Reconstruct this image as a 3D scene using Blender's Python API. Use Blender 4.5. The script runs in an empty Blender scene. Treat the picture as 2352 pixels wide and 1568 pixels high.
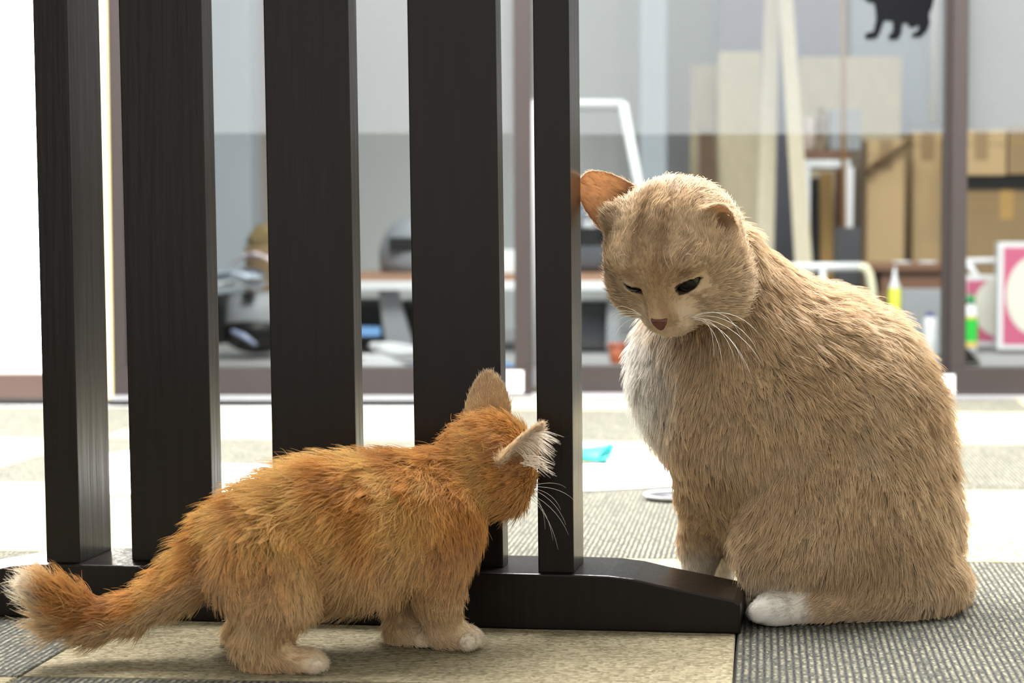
import bpy, bmesh, math, random
import numpy as np
from mathutils import Vector, Matrix, kdtree

rng = np.random.default_rng(7)
random.seed(7)
scene = bpy.context.scene
COL = scene.collection

# ------------------------------------------------------------------ camera, world, lights, exposure
W, H, FPX, CX, CY, HORIZON, CAM_Z = 2352, 1568, 4200.0, 1480.0, 784.0, 545.0, 0.307
PITCH = math.atan((CY - HORIZON) / FPX)
cam_data = bpy.data.cameras.new('camera')
cam = bpy.data.objects.new('camera', cam_data)
COL.objects.link(cam)
cam.location = (0, 0, CAM_Z)
cam.rotation_euler = (math.pi / 2 - PITCH, 0, 0)
cam_data.sensor_width = 36.0
cam_data.lens = FPX * 36.0 / W
cam_data.shift_x = -(CX - W / 2) / W
cam_data.clip_start = 0.02
cam_data.dof.use_dof = True
cam_data.dof.focus_distance = 1.42
cam_data.dof.aperture_fstop = 7.4
scene.camera = cam

world = bpy.data.worlds.new('room_surroundings')
scene.world = world
world.use_nodes = True
world.node_tree.nodes['Background'].inputs[0].default_value = (1.0, 0.97, 0.93, 1)
world.node_tree.nodes['Background'].inputs[1].default_value = 1.5

def area_light(name, loc, rot, sx, sy, power, color=(1, 1, 1), spread=180):
    d = bpy.data.lights.new(name, 'AREA')
    d.shape = 'RECTANGLE'; d.size = sx; d.size_y = sy
    d.energy = power; d.color = color; d.spread = math.radians(spread)
    o = bpy.data.objects.new(name, d); COL.objects.link(o)
    o.location = loc; o.rotation_euler = rot
    return o

# ceiling panels over the middle of the room, and one in the store room behind the glass
area_light('ceiling_panel_light', (0.1, 2.7, 2.42), (0, 0, 0), 3.2, 1.5, 440, (1.0, 0.985, 0.965), 134)
area_light('store_room_light', (0.2, 4.9, 2.42), (0, 0, 0), 3.0, 1.0, 42, (0.98, 0.99, 1.0), 170)

vs = scene.view_settings
scene.display_settings.display_device = 'sRGB'
vs.view_transform = 'Standard'; vs.look = 'None'; vs.gamma = 1.0; vs.use_curve_mapping = False
vs.exposure = 0.0
scene.cycles.max_bounces = 7
scene.cycles.diffuse_bounces = 4
scene.cycles.glossy_bounces = 3
scene.cycles.transmission_bounces = 4
scene.cycles.transparent_max_bounces = 12
scene.cycles.sample_clamp_indirect = 6.0
scene.cycles.caustics_reflective = False
scene.cycles.caustics_refractive = False

# ------------------------------------------------------------------ helpers
CP, SP = math.cos(PITCH), math.sin(PITCH)
def at(px, py, Y):
    """World point on the line of sight of a photo pixel, Y metres into the room."""
    a = (px - CX) / FPX; b = (CY - py) / FPX
    d = np.array([a, b * SP + CP, b * CP - SP])
    return np.array([0, 0, CAM_Z]) + d * (Y / d[1])
def floor_y(Y):
    return HORIZON + CAM_Z * FPX / Y
def srgb(r, g, b):
    f = lambda c: (c / 255 / 12.92) if c / 255 <= 0.04045 else ((c / 255 + 0.055) / 1.055) ** 2.4
    return (f(r), f(g), f(b))

MATS = {}
def mat(name, color, rough=0.6, spec=0.4, noise=0.0, nscale=30.0, stretch=(1, 1, 1), bump=0.0, bscale=None, metallic=0.0):
    if name in MATS: return MATS[name]
    m = bpy.data.materials.new(name); m.use_nodes = True
    nt = m.node_tree; b = nt.nodes['Principled BSDF']
    b.inputs['Base Color'].default_value = (*color, 1)
    b.inputs['Roughness'].default_value = rough
    b.inputs['Specular IOR Level'].default_value = spec
    b.inputs['Metallic'].default_value = metallic
    if noise or bump:
        tc = nt.nodes.new('ShaderNodeTexCoord'); mp = nt.nodes.new('ShaderNodeMapping')
        mp.inputs['Scale'].default_value = stretch
        n = nt.nodes.new('ShaderNodeTexNoise'); n.inputs['Scale'].default_value = nscale; n.inputs['Detail'].default_value = 5
        nt.links.new(tc.outputs['Object'], mp.inputs[0]); nt.links.new(mp.outputs[0], n.inputs['Vector'])
        if noise:
            mx = nt.nodes.new('ShaderNodeMix'); mx.data_type = 'RGBA'
            mx.inputs['A'].default_value = (*[c * (1 - noise) for c in color], 1)
            mx.inputs['B'].default_value = (*[min(1, c * (1 + noise)) for c in color], 1)
            nt.links.new(n.outputs[0], mx.inputs['Factor']); nt.links.new(mx.outputs['Result'], b.inputs['Base Color'])
        if bump:
            bp = nt.nodes.new('ShaderNodeBump'); bp.inputs['Strength'].default_value = bump; bp.inputs['Distance'].default_value = 0.002
            nt.links.new(n.outputs[0], bp.inputs['Height']); nt.links.new(bp.outputs[0], b.inputs['Normal'])
    MATS[name] = m
    return m

class MB:
    """Collects shapes; build() links them as one mesh object (world coordinates, made local to the parent's location)."""
    def __init__(self): self.bm = bmesh.new()
    def box(self, lo, hi, bevel=0.0, rot=None, pivot=None):
        lo, hi = np.array(lo, float), np.array(hi, float)
        r = bmesh.ops.create_cube(self.bm, size=1.0)
        vs_ = r['verts']; c = (lo + hi) / 2; s = hi - lo
        for v in vs_: v.co = Vector((c[0] + v.co.x * s[0], c[1] + v.co.y * s[1], c[2] + v.co.z * s[2]))
        if bevel:
            es = list({e for v in vs_ for e in v.link_edges})
            rb = bmesh.ops.bevel(self.bm, geom=es, offset=bevel, segments=2, affect='EDGES', profile=0.7)
            vs_ = list({v for f in rb['faces'] for v in f.verts} | {v for v in vs_ if v.is_valid})
        if rot is not None:
            p = Vector(pivot if pivot is not None else c)
            for v in vs_: v.co = rot @ (v.co - p) + p
        return self
    def hexa(self, pts, bevel=0.0):
        vv = [self.bm.verts.new(tuple(p)) for p in pts]
        fs = [(0, 3, 2, 1), (4, 5, 6, 7), (0, 1, 5, 4), (1, 2, 6, 5), (2, 3, 7, 6), (3, 0, 4, 7)]
        ff = [self.bm.faces.new([vv[i] for i in f]) for f in fs]
        if bevel:
            es = list({e for f in ff for e in f.edges})
            bmesh.ops.bevel(self.bm, geom=es, offset=bevel, segments=2, affect='EDGES', profile=0.7)
        return self
    def tube(self, pts, r, seg=8):
        pts = [Vector(tuple(p)) for p in pts]
        rr = r if hasattr(r, '__len__') else [r] * len(pts)
        rings = []
        up = Vector((0.13, 0.31, 0.94)).normalized()
        for i, p in enumerate(pts):
            t = (pts[min(i + 1, len(pts) - 1)] - pts[max(i - 1, 0)]).normalized()
            u = t.cross(up)
            if u.length < 1e-3: u = t.cross(Vector((1, 0, 0)))
            u.normalize(); v = t.cross(u)
            rings.append([self.bm.verts.new(p + (u * math.cos(a) + v * math.sin(a)) * rr[i]) for a in [2 * math.pi * k / seg for k in range(seg)]])
        for a, b in zip(rings, rings[1:]):
            for k in range(seg): self.bm.faces.new([a[k], a[(k + 1) % seg], b[(k + 1) % seg], b[k]])
        self.bm.faces.new(rings[0][::-1]); self.bm.faces.new(rings[-1])
        return self
    def lathe(self, base, prof, seg=24, axis=(0, 0, 1)):
        q = Vector((0, 0, 1)).rotation_difference(Vector(axis)); base = Vector(tuple(base))
        rings = []
        for r, z in prof:
            rings.append([self.bm.verts.new(base + q @ Vector((max(r, 1e-4) * math.cos(2 * math.pi * k / seg), max(r, 1e-4) * math.sin(2 * math.pi * k / seg), z))) for k in range(seg)])
        for a, b in zip(rings, rings[1:]):
            for k in range(seg): self.bm.faces.new([a[k], a[(k + 1) % seg], b[(k + 1) % seg], b[k]])
        self.bm.faces.new(rings[0][::-1]); self.bm.faces.new(rings[-1])
        return self
    def prism(self, outline, offset):
        a = [self.bm.verts.new(tuple(p)) for p in outline]
        f = self.bm.faces.new(a)
        r = bmesh.ops.extrude_face_region(self.bm, geom=[f])
        for v in [g for g in r['geom'] if isinstance(g, bmesh.types.BMVert)]: v.co += Vector(offset)
        bmesh.ops.recalc_face_normals(self.bm, faces=self.bm.faces[:])
        return self
    def ellipsoid(self, c, r, seg=20, rings=12, jitter=0.0):
        res = bmesh.ops.create_uvsphere(self.bm, u_segments=seg, v_segments=rings, radius=1.0)
        for v in res['verts']:
            j = 1 + random.uniform(-jitter, jitter)
            v.co = Vector((c[0] + v.co.x * r[0] * j, c[1] + v.co.y * r[1] * j, c[2] + v.co.z * r[2] * j))
        return self
    def build(self, name, material, parent=None, smooth=False):
        me = bpy.data.meshes.new(name)
        if parent is not None:
            off = Vector(parent.location)
            pp = parent.parent
            while pp is not None: off += Vector(pp.location); pp = pp.parent
            for v in self.bm.verts: v.co -= off
        bmesh.ops.recalc_face_normals(self.bm, faces=self.bm.faces[:])
        self.bm.to_mesh(me); self.bm.free()
        if material is not None: me.materials.append(material)
        if smooth:
            for p in me.polygons: p.use_smooth = True
        o = bpy.data.objects.new(name, me); COL.objects.link(o)
        if parent is not None: o.parent = parent
        return o

def thing(name, loc, label, cat, group=None):
    o = bpy.data.objects.new(name, None); COL.objects.link(o)
    o.location = tuple(loc); o.empty_display_size = 0.05
    o['label'] = label; o['category'] = cat
    if group: o['group'] = group
    return o
def tag(o, label, cat, group=None):
    o['label'] = label; o['category'] = cat
    if group: o['group'] = group
    return o
def structure(o):
    o['kind'] = 'structure'; return o
def part_label(o, label):
    o['label'] = label; return o

# ------------------------------------------------------------------ materials
M_WOOD = mat('dark_stained_wood', srgb(23, 18, 16), 0.28, 0.2, 0.35, 14, (9, 9, 0.6), 0.25)
M_FRAME = mat('brown_door_frame', srgb(54, 48, 48), 0.5, 0.3, 0.15, 20, (8, 8, 0.8), 0.1)
M_SKIRT = mat('red_brown_skirting', srgb(88, 70, 64), 0.5, 0.4, 0.12, 20)
M_CREAM = mat('cream_painted_jamb', srgb(226, 208, 160), 0.6, 0.3, 0.05, 20)
M_WALL = mat('pale_grey_wall_paint', srgb(190, 192, 191), 0.8, 0.2, 0.04, 6)
M_CEIL = mat('white_ceiling_paint', srgb(225, 225, 222), 0.9, 0.2, 0.03, 6)
M_TRACK = mat('silver_aluminium', srgb(178, 178, 182), 0.3, 0.5, 0.08, 40, metallic=0.6)
M_CONC = mat('grey_concrete', srgb(150, 150, 150), 0.8, 0.3, 0.15, 12, bump=0.1)
M_WHITE = mat('white_plastic', srgb(216, 217, 220), 0.4, 0.4, 0.03, 10)
M_PAPER = mat('white_paper', srgb(240, 240, 242), 0.7, 0.2, 0.03, 10)
M_PILLAR = mat('bluish_white_pillar', srgb(172, 180, 188), 0.7, 0.2, 0.04, 8)
M_GREYCLOTH = mat('slate_grey_board', srgb(120, 120, 132), 0.8, 0.2, 0.12, 9)
M_PLY = mat('pale_plywood', srgb(174, 162, 136), 0.7, 0.2, 0.16, 9, (6, 6, 0.7), 0.05)
M_PLY2 = mat('weathered_plywood', srgb(150, 138, 114), 0.7, 0.2, 0.18, 9, (6, 6, 0.7), 0.05)
M_PLANK = mat('pale_pine', srgb(172, 162, 142), 0.7, 0.2, 0.15, 12, (8, 8, 0.5), 0.05)
M_TAN = mat('tan_wood', srgb(176, 140, 84), 0.7, 0.2, 0.15, 12, (8, 8, 0.5), 0.05)
M_CARD = mat('brown_cardboard', srgb(176, 150, 112), 0.8, 0.2, 0.10, 8)
M_CARD2 = mat('dark_cardboard', srgb(142, 118, 86), 0.8, 0.2, 0.10, 8)
M_BLACK = mat('black_plastic', srgb(16, 16, 18), 0.4, 0.3, 0.2, 15)
M_DGREY = mat('dark_grey_plastic', srgb(56, 56, 60), 0.45, 0.4, 0.15, 15)
M_GREY = mat('mid_grey_plastic', srgb(140, 142, 146), 0.5, 0.4, 0.08, 15)
M_BROWN = mat('brown_table_wood', srgb(112, 78, 58), 0.5, 0.4, 0.2, 10, (1, 8, 8), 0.05)
M_ORANGEWOOD = mat('orange_brown_tabletop', srgb(146, 112, 90), 0.5, 0.4, 0.15, 10, (1, 8, 8))
M_BLUE = mat('blue_sheet', srgb(120, 166, 220), 0.6, 0.3, 0.1, 12)
M_TEAL = mat('teal_plastic', srgb(72, 196, 200), 0.4, 0.5, 0.05, 10)
M_TEALDK = mat('teal_shade_inside', srgb(36, 150, 150), 0.5, 0.4, 0.05, 10)
M_PINK = mat('pink_print', srgb(190, 94, 124), 0.6, 0.3, 0.08, 8)
M_OVAL = mat('pale_oval_print', srgb(214, 212, 200), 0.6, 0.3, 0.06, 8)
M_GREEN = mat('green_label', srgb(52, 196, 72), 0.4, 0.4, 0.06, 8)
M_GREENCAP = mat('green_cap', srgb(34, 140, 74), 0.4, 0.4, 0.06, 8)
M_YELLOW = mat('yellow_green_tube', srgb(206, 210, 60), 0.4, 0.4, 0.06, 8)
M_YELLOWBAND = mat('yellow_band', srgb(226, 190, 70), 0.4, 0.4, 0.06, 8)
M_ORANGE = mat('orange_plastic', srgb(186, 98, 66), 0.5, 0.4, 0.06, 8)
M_DECAL = mat('black_vinyl', srgb(3, 4, 8), 0.6, 0.1, 0.1, 12)
M_NOSE = mat('pink_nose_skin', srgb(92, 54, 48), 0.45, 0.5, 0.15, 60)
M_WHISK = mat('white_whisker', srgb(240, 236, 228), 0.4, 0.5, 0.02, 10)

def glass_material():
    m = bpy.data.materials.new('clear_glass'); m.use_nodes = True
    nt = m.node_tree; nt.nodes.clear()
    out = nt.nodes.new('ShaderNodeOutputMaterial'); mx = nt.nodes.new('ShaderNodeMixShader')
    tr = nt.nodes.new('ShaderNodeBsdfTransparent'); gl = nt.nodes.new('ShaderNodeBsdfGlossy')
    fr = nt.nodes.new('ShaderNodeFresnel'); fr.inputs['IOR'].default_value = 1.18
    gl.inputs['Roughness'].default_value = 0.02
    tr.inputs[0].default_value = (0.96, 0.975, 0.97, 1)
    nt.links.new(fr.outputs[0], mx.inputs[0]); nt.links.new(tr.outputs[0], mx.inputs[1]); nt.links.new(gl.outputs[0], mx.inputs[2])
    nt.links.new(mx.outputs[0], out.inputs[0])
    return m
M_GLASS = glass_material()
def reflection_material():
    m = bpy.data.materials.new('glass_reflection_haze'); m.use_nodes = True
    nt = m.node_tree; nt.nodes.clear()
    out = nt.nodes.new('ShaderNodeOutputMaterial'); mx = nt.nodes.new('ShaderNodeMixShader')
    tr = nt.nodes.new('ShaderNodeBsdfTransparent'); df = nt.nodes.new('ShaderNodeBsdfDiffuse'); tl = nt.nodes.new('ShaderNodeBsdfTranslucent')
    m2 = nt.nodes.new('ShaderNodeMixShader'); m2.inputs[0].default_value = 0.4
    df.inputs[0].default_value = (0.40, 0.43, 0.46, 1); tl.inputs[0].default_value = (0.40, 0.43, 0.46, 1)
    mx.inputs[0].default_value = 0.27  # pale grey mix paints the bright reflection over the glass as haze
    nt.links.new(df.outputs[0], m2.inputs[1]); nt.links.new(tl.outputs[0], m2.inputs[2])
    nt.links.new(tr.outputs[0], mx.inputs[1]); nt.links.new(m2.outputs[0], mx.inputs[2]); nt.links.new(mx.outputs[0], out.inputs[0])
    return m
M_REFLECTION = reflection_material()
def daylight_blind():
    m = bpy.data.materials.new('daylit_white_blind'); m.use_nodes = True
    b = m.node_tree.nodes['Principled BSDF']
    b.inputs['Base Color'].default_value = (0.8, 0.8, 0.8, 1)
    b.inputs['Emission Color'].default_value = (1, 0.99, 0.97, 1); b.inputs['Emission Strength'].default_value = 7.5
    return m
M_BLIND = daylight_blind()

def carpet_material(name, cols, rib_axis):
    """Loop pile carpet: ribs 5 mm apart across rib_axis, loops along them, speckled yarn."""
    m = bpy.data.materials.new(name); m.use_nodes = True
    nt = m.node_tree; b = nt.nodes['Principled BSDF']; N = nt.nodes.new; L = nt.links.new
    b.inputs['Roughness'].default_value = 0.95; b.inputs['Specular IOR Level'].default_value = 0.1
    tc = N('ShaderNodeTexCoord'); sep = N('ShaderNodeSeparateXYZ'); L(tc.outputs['Object'], sep.inputs[0])
    across = sep.outputs[rib_axis]; along = sep.outputs[1 - rib_axis]
    wob = N('ShaderNodeTexNoise'); wob.inputs['Scale'].default_value = 60; L(tc.outputs['Object'], wob.inputs['Vector'])
    wm = N('ShaderNodeMath'); wm.operation = 'MULTIPLY_ADD'; wm.inputs[1].default_value = 0.0016; L(wob.outputs[0], wm.inputs[0]); L(across, wm.inputs[2])
    def sine(src, period, phase=0.0):
        a = N('ShaderNodeMath'); a.operation = 'MULTIPLY_ADD'; a.inputs[1].default_value = 2 * math.pi / period; a.inputs[2].default_value = phase; L(src, a.inputs[0])
        s = N('ShaderNodeMath'); s.operation = 'SINE'; L(a.outputs[0], s.inputs[0])
        h = N('ShaderNodeMath'); h.operation = 'MULTIPLY_ADD'; h.inputs[1].default_value = 0.5; h.inputs[2].default_value = 0.5; L(s.outputs[0], h.inputs[0])
        return h.outputs[0]
    rib = sine(wm.outputs[0], 0.0052)
    # loops: cells stretched along the rib
    mp = N('ShaderNodeCombineXYZ'); sa = N('ShaderNodeMath'); sa.operation = 'MULTIPLY'; sa.inputs[1].default_value = 385.0; L(wm.outputs[0], sa.inputs[0])
    sb = N('ShaderNodeMath'); sb.operation = 'MULTIPLY'; sb.inputs[1].default_value = 300.0; L(along, sb.inputs[0])
    L(sa.outputs[0], mp.inputs[0]); L(sb.outputs[0], mp.inputs[1])
    vo = N('ShaderNodeTexVoronoi'); vo.inputs['Scale'].default_value = 1.0; L(mp.outputs[0], vo.inputs['Vector'])
    ramp = N('ShaderNodeValToRGB'); L(vo.outputs['Color'], ramp.inputs[0])
    els = ramp.color_ramp.elements
    els[0].color = (*cols[0], 1); els[1].color = (*cols[2], 1); els[0].position = 0.15; els[1].position = 0.85
    e = els.new(0.5); e.color = (*cols[1], 1)
    pw = N('ShaderNodeMath'); pw.operation = 'POWER'; pw.inputs[1].default_value = 1.4; L(rib, pw.inputs[0])
    mx = N('ShaderNodeMix'); mx.data_type = 'RGBA'; mx.inputs['B'].default_value = (*cols[3], 1)
    fm = N('ShaderNodeMath'); fm.operation = 'MULTIPLY'; fm.use_clamp = True; L(pw.outputs[0], fm.inputs[0])
    cs = N('ShaderNodeSeparateColor'); L(vo.outputs['Color'], cs.inputs[0])
    cm = N('ShaderNodeMapRange'); cm.inputs['To Min'].default_value = cols[4] * 0.35; cm.inputs['To Max'].default_value = cols[4] * 1.15; L(cs.outputs[1], cm.inputs['Value']); L(cm.outputs[0], fm.inputs[1])
    L(fm.outputs[0], mx.inputs['Factor']); L(ramp.outputs[0], mx.inputs['A'])
    big = N('ShaderNodeTexNoise'); big.inputs['Scale'].default_value = 14; big.inputs['Detail'].default_value = 3; L(tc.outputs['Object'], big.inputs['Vector'])
    mr = N('ShaderNodeMapRange'); mr.inputs['To Min'].default_value = 0.8; mr.inputs['To Max'].default_value = 1.2; L(big.outputs[0], mr.inputs['Value'])
    mul = N('ShaderNodeMix'); mul.data_type = 'RGBA'; mul.blend_type = 'MULTIPLY'; mul.inputs['Factor'].default_value = 1.0; mr.inputs['To Min'].default_value = 0.74; mr.inputs['To Max'].default_value = 1.12
    L(mx.outputs['Result'], mul.inputs['A']); L(mr.outputs[0], mul.inputs['B']); L(mul.outputs['Result'], b.inputs['Base Color'])
    hs = N('ShaderNodeMath'); hs.operation = 'MULTIPLY_ADD'; hs.inputs[1].default_value = -0.7; L(pw.outputs[0], hs.inputs[0])
    hv = N('ShaderNodeMath'); hv.operation = 'MULTIPLY'; hv.inputs[1].default_value = -0.6; L(vo.outputs['Distance'], hv.inputs[0]); L(hv.outputs[0], hs.inputs[2])
    bp = N('ShaderNodeBump'); bp.inputs['Strength'].default_value = 0.55; bp.inputs['Distance'].default_value = 0.0015
    L(hs.outputs[0], bp.inputs['Height']); L(bp.outputs[0], b.inputs['Normal'])
    return m
M_BEIGE = carpet_material('beige_loop_carpet', (srgb(112, 104, 82), srgb(146, 136, 111), srgb(172, 163, 136), srgb(98, 90, 69), 0.6), 1)
M_STRIPE = carpet_material('grey_ribbed_carpet', (srgb(64, 65, 60), srgb(99, 98, 86), srgb(134, 130, 112), srgb(46, 46, 50), 1.12), 0)

# ------------------------------------------------------------------ setting
WY = 3.48            # the glass partition
XL, XR, YB = -2.3, 2.2, 6.3
floor = structure(MB().box((XL, -1.6, -0.06), (XR, YB, -0.012)).build('floor', M_CONC))
a = 0.0643; ca, sa_ = math.cos(a), math.sin(a)
tile_mesh = {}
for key, mt in (('beige', M_BEIGE), ('grey', M_STRIPE)):
    bm = bmesh.new()
    hw = 0.2493
    lo = [bm.verts.new((x, y, -0.012)) for x, y in ((-hw, -hw), (hw, -hw), (hw, hw), (-hw, hw))]
    mi = [bm.verts.new((x, y, -0.0012)) for x, y in ((-hw, -hw), (hw, -hw), (hw, hw), (-hw, hw))]
    hi = [bm.verts.new((x * 0.9955, y * 0.9955, 0.0)) for x, y in ((-hw, -hw), (hw, -hw), (hw, hw), (-hw, hw))]
    for A, B in ((lo, mi), (mi, hi)):
        for k in range(4): bm.faces.new([A[k], A[(k + 1) % 4], B[(k + 1) % 4], B[k]])
    bm.faces.new(hi)
    me = bpy.data.meshes.new('carpet_tile'); bm.to_mesh(me); bm.free(); me.materials.append(mt)
    tile_mesh[key] = me
for i in range(-4, 5):
    for j in range(-6, 4):
        q1 = -0.019 + 0.5 * i + 0.25; q2 = 1.735 + 0.5 * j + 0.25
        x = ca * q1 + sa_ * q2; y = -sa_ * q1 + ca * q2
        if x < XL + 0.3 or x > XR - 0.3 or y > WY - 0.1 + 0.12: continue
        o = bpy.data.objects.new('carpet_tile', tile_mesh['grey' if (i + 1 + j) % 2 == 0 else 'beige'])
        COL.objects.link(o); o.location = (x, y, 0); o.rotation_euler = (0, 0, -a); o.parent = floor

structure(MB().box((XL - 0.1, -1.6, -0.06), (XL, YB, 2.5)).build('wall_left', M_WALL))
structure(MB().box((XR, -1.6, -0.06), (XR + 0.1, YB, 2.5)).build('wall_right', M_WALL))
structure(MB().box((XL - 0.1, YB, -0.06), (XR + 0.1, YB + 0.1, 2.5)).build('wall_back', M_WALL))
structure(MB().box((XL - 0.1, -1.6, 2.45), (XR + 0.1, YB + 0.1, 2.5)).build('ceiling', M_CEIL))

def wx(px, Y=WY): return at(px, 700, Y)[0]
def wz(py, Y=WY): return at(1480, py, Y)[2]
RAILZ0, RAILZ1 = wz(906), wz(842)
# daylit blind in the left bay with its skirting and cream jamb
w1 = structure(MB().box((XL, WY + 0.02, wz(857)), (wx(236), WY + 0.035, 2.45)).build('window_1', M_BLIND))
MB().box((XL, WY + 0.015, wz(860)), (wx(236), WY + 0.02, wz(853)), 0.001).build('bottom_hem', M_WHITE, w1)
MB().box((XL, WY + 0.038, 0.0), (wx(236), WY + 0.05, 2.45)).build('glow_blocker', M_WALL, w1)  # unseen board added to keep the blind's glow out of the store room
structure(MB().box((XL, WY - 0.01, 0), (wx(236), WY + 0.04, wz(857)), 0.002).build('baseboard_left', M_SKIRT))
structure(MB().box((wx(232), WY - 0.02, 0), (wx(262), WY + 0.05, 2.45), 0.002).build('trim_1', M_CREAM))
# track under the sliding panels
structure(MB().box((wx(262), WY - 0.035, 0), (XR, WY + 0.05, wz(906)), 0.001).box((wx(262), WY - 0.012, wz(906)), (XR, WY - 0.006, wz(906) + 0.004)).build('trim_2', M_TRACK))
def sliding_panel(n, x0, x1, s0, s1, y):
    """A glazed panel: bottom rail, two stiles, pane, added sheet above half a metre painting the glass reflection."""
    fr = structure(MB().box((x0, y - 0.016, RAILZ0), (x1, y + 0.016, RAILZ1), 0.002).build('window_%d' % n, M_FRAME))
    MB().box((x0, y - 0.016, RAILZ1), (x0 + s0, y + 0.016, 2.40), 0.002).build('stile', M_FRAME, fr)
    MB().box((x1 - s1, y - 0.016, RAILZ1), (x1, y + 0.016, 2.40), 0.002).build('stile', M_FRAME, fr)
    MB().box((x0, y - 0.016, 2.40), (x1, y + 0.016, 2.45)).build('top_rail', M_FRAME, fr)
    MB().box((x0 + s0, y - 0.003, RAILZ1), (x1 - s1, y + 0.003, 2.40)).build('pane', M_GLASS, fr)
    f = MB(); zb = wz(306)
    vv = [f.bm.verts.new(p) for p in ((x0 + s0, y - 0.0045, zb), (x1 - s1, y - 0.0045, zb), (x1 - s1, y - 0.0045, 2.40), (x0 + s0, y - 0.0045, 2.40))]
    f.bm.faces.new(vv); f.build('reflection_sheet', M_REFLECTION, fr)
    return fr
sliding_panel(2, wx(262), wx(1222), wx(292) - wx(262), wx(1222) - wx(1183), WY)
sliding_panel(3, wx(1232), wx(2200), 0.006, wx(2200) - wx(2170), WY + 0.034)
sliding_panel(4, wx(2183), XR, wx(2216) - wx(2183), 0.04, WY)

# stickers on the glass front
def flat_px(poly, Y, thick=0.0006):
    m = MB(); m.prism([tuple(at(px, py, Y)) for px, py in poly], (0, -thick, 0)); return m
cat_poly = [(1992, 4), (2008, 8), (2011, 25), (2012, 45), (2006, 72), (1990, 76), (1985, 84), (1992, 90), (2012, 89), (2020, 78), (2030, 50), (2034, 47), (2051, 50), (2050, 72), (2040, 82), (2042, 91), (2062, 91), (2070, 78), (2073, 54), (2082, 53), (2090, 64), (2100, 63), (2108, 58), (2111, 63), (2106, 72), (2094, 78), (2094, 85), (2114, 86), (2128, 72), (2136, 55), (2134, 32), (2141, 18), (2146, -4), (2152, -50), (2164, -90), (2156, -96), (2142, -60), (2134, -28), (2118, -34), (2060, -34), (2036, -44), (2022, -66), (2016, -88), (2004, -74), (1986, -74), (1974, -88), (1968, -60), (1964, -40), (1974, -18)]
tag(flat_px(cat_poly, WY + 0.034 - 0.0052).build('cat_sticker', M_DECAL), 'black walking cat silhouette sticker on the glass panel', 'sticker')
tag(flat_px([(1158, 851), (1202, 851), (1202, 901), (1158, 901)], WY - 0.0165).build('paper_label', M_PAPER), 'small white square label on the frame rail near the screen post', 'label')
tag(flat_px([(2160, 860), (2193, 860), (2193, 905), (2160, 905)], WY - 0.0165).build('paper_label', M_PAPER), "small white square label on the frame rail behind the seated cat's back", 'label')

# ------------------------------------------------------------------ slatted screen
SU = np.array([math.cos(0.108), -math.sin(0.108), 0]); SV = np.array([math.sin(0.108), math.cos(0.108), 0])
S0 = np.array([0.0734, 1.402, 0])       # front bottom corner at the right-hand tip of the foot
def scr(u, v, z, lean=0.0065):          # u along the screen (negative to the left), v depth, z up
    return S0 + SU * (u - lean * max(z - 0.044, 0)) + SV * v + np.array([0, 0, z])
def u_of(px, py_unused, v):
    # u of the screen point at depth v seen in pixel column px
    lo_, hi_ = -1.2, 0.3
    for _ in range(50):
        m_ = (lo_ + hi_) / 2; p = scr(m_, v, 0.044)
        dep = p[1] * CP - (p[2] - CAM_Z) * SP
        x = CX + FPX * p[0] / dep
        if x < px: lo_ = m_
        else: hi_ = m_
    return (lo_ + hi_) / 2
FOOT_H, FOOT_D = 0.044, 0.082
ubase = scr(0, 0, 0)
screen = thing('slatted_screen', scr(-0.3, 0.04, 0), 'dark brown slatted wooden screen standing between the kitten and the glass doors', 'screen')
m = MB()
uR = u_of(1338, 0, 0.0); uR1 = u_of(1420, 0, 0.0)
prof = [(0.001, 0.0), (0.001, 0.0232), (-0.004, 0.0262), (uR1 + 0.030, 0.0375), (uR1 + 0.012, 0.0415), (uR1 - 0.008, 0.0436), (uR1 - 0.03, FOOT_H)]
Ltot = -0.672
left = [(Ltot - u, z) for u, z in prof][::-1]
outline = [tuple(scr(u, 0, z, 0)) for u, z in prof + left]
m.prism(outline, tuple(SV * FOOT_D))
foot = m.build('foot', M_WOOD, screen)
bv = foot.modifiers.new('bevel', 'BEVEL'); bv.width = 0.0016; bv.segments = 2; bv.limit_method = 'ANGLE'
TOP = 1.15
def upright(name, px0, px1, v0, v1, z0=FOOT_H, lean=0.0065):
    u0, u1 = u_of(px0, 0, v0), u_of(px1, 0, v0)
    pts = [scr(u0, v0, z0, lean), scr(u1, v0, z0, lean), scr(u1, v1, z0, lean), scr(u0, v1, z0, lean),
           scr(u0, v0, TOP, lean), scr(u1, v0, TOP, lean), scr(u1, v1, TOP, lean), scr(u0, v1, TOP, lean)]
    return MB().hexa(pts, 0.0012).build(name, M_WOOD, screen)
upright('post', 107, 183, 0.005, 0.070, lean=0.0065)
upright('slat', 303, 490, 0.022, 0.047, lean=0.0085)
upright('slat', 630, 822, 0.022, 0.047, lean=0.0085)
upright('slat', 956, 1156, 0.024, 0.047, lean=0.0095)
upright('post', 1236, 1318, 0.005, 0.060, lean=0.0065)
pts = [scr(-0.62, 0.0, TOP), scr(-0.10, 0.0, TOP), scr(-0.10, 0.075, TOP), scr(-0.62, 0.075, TOP)]
MB().hexa(pts + [p + np.array([0, 0, 0.05]) for p in pts], 0.002).build('top_rail', M_WOOD, screen)

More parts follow.
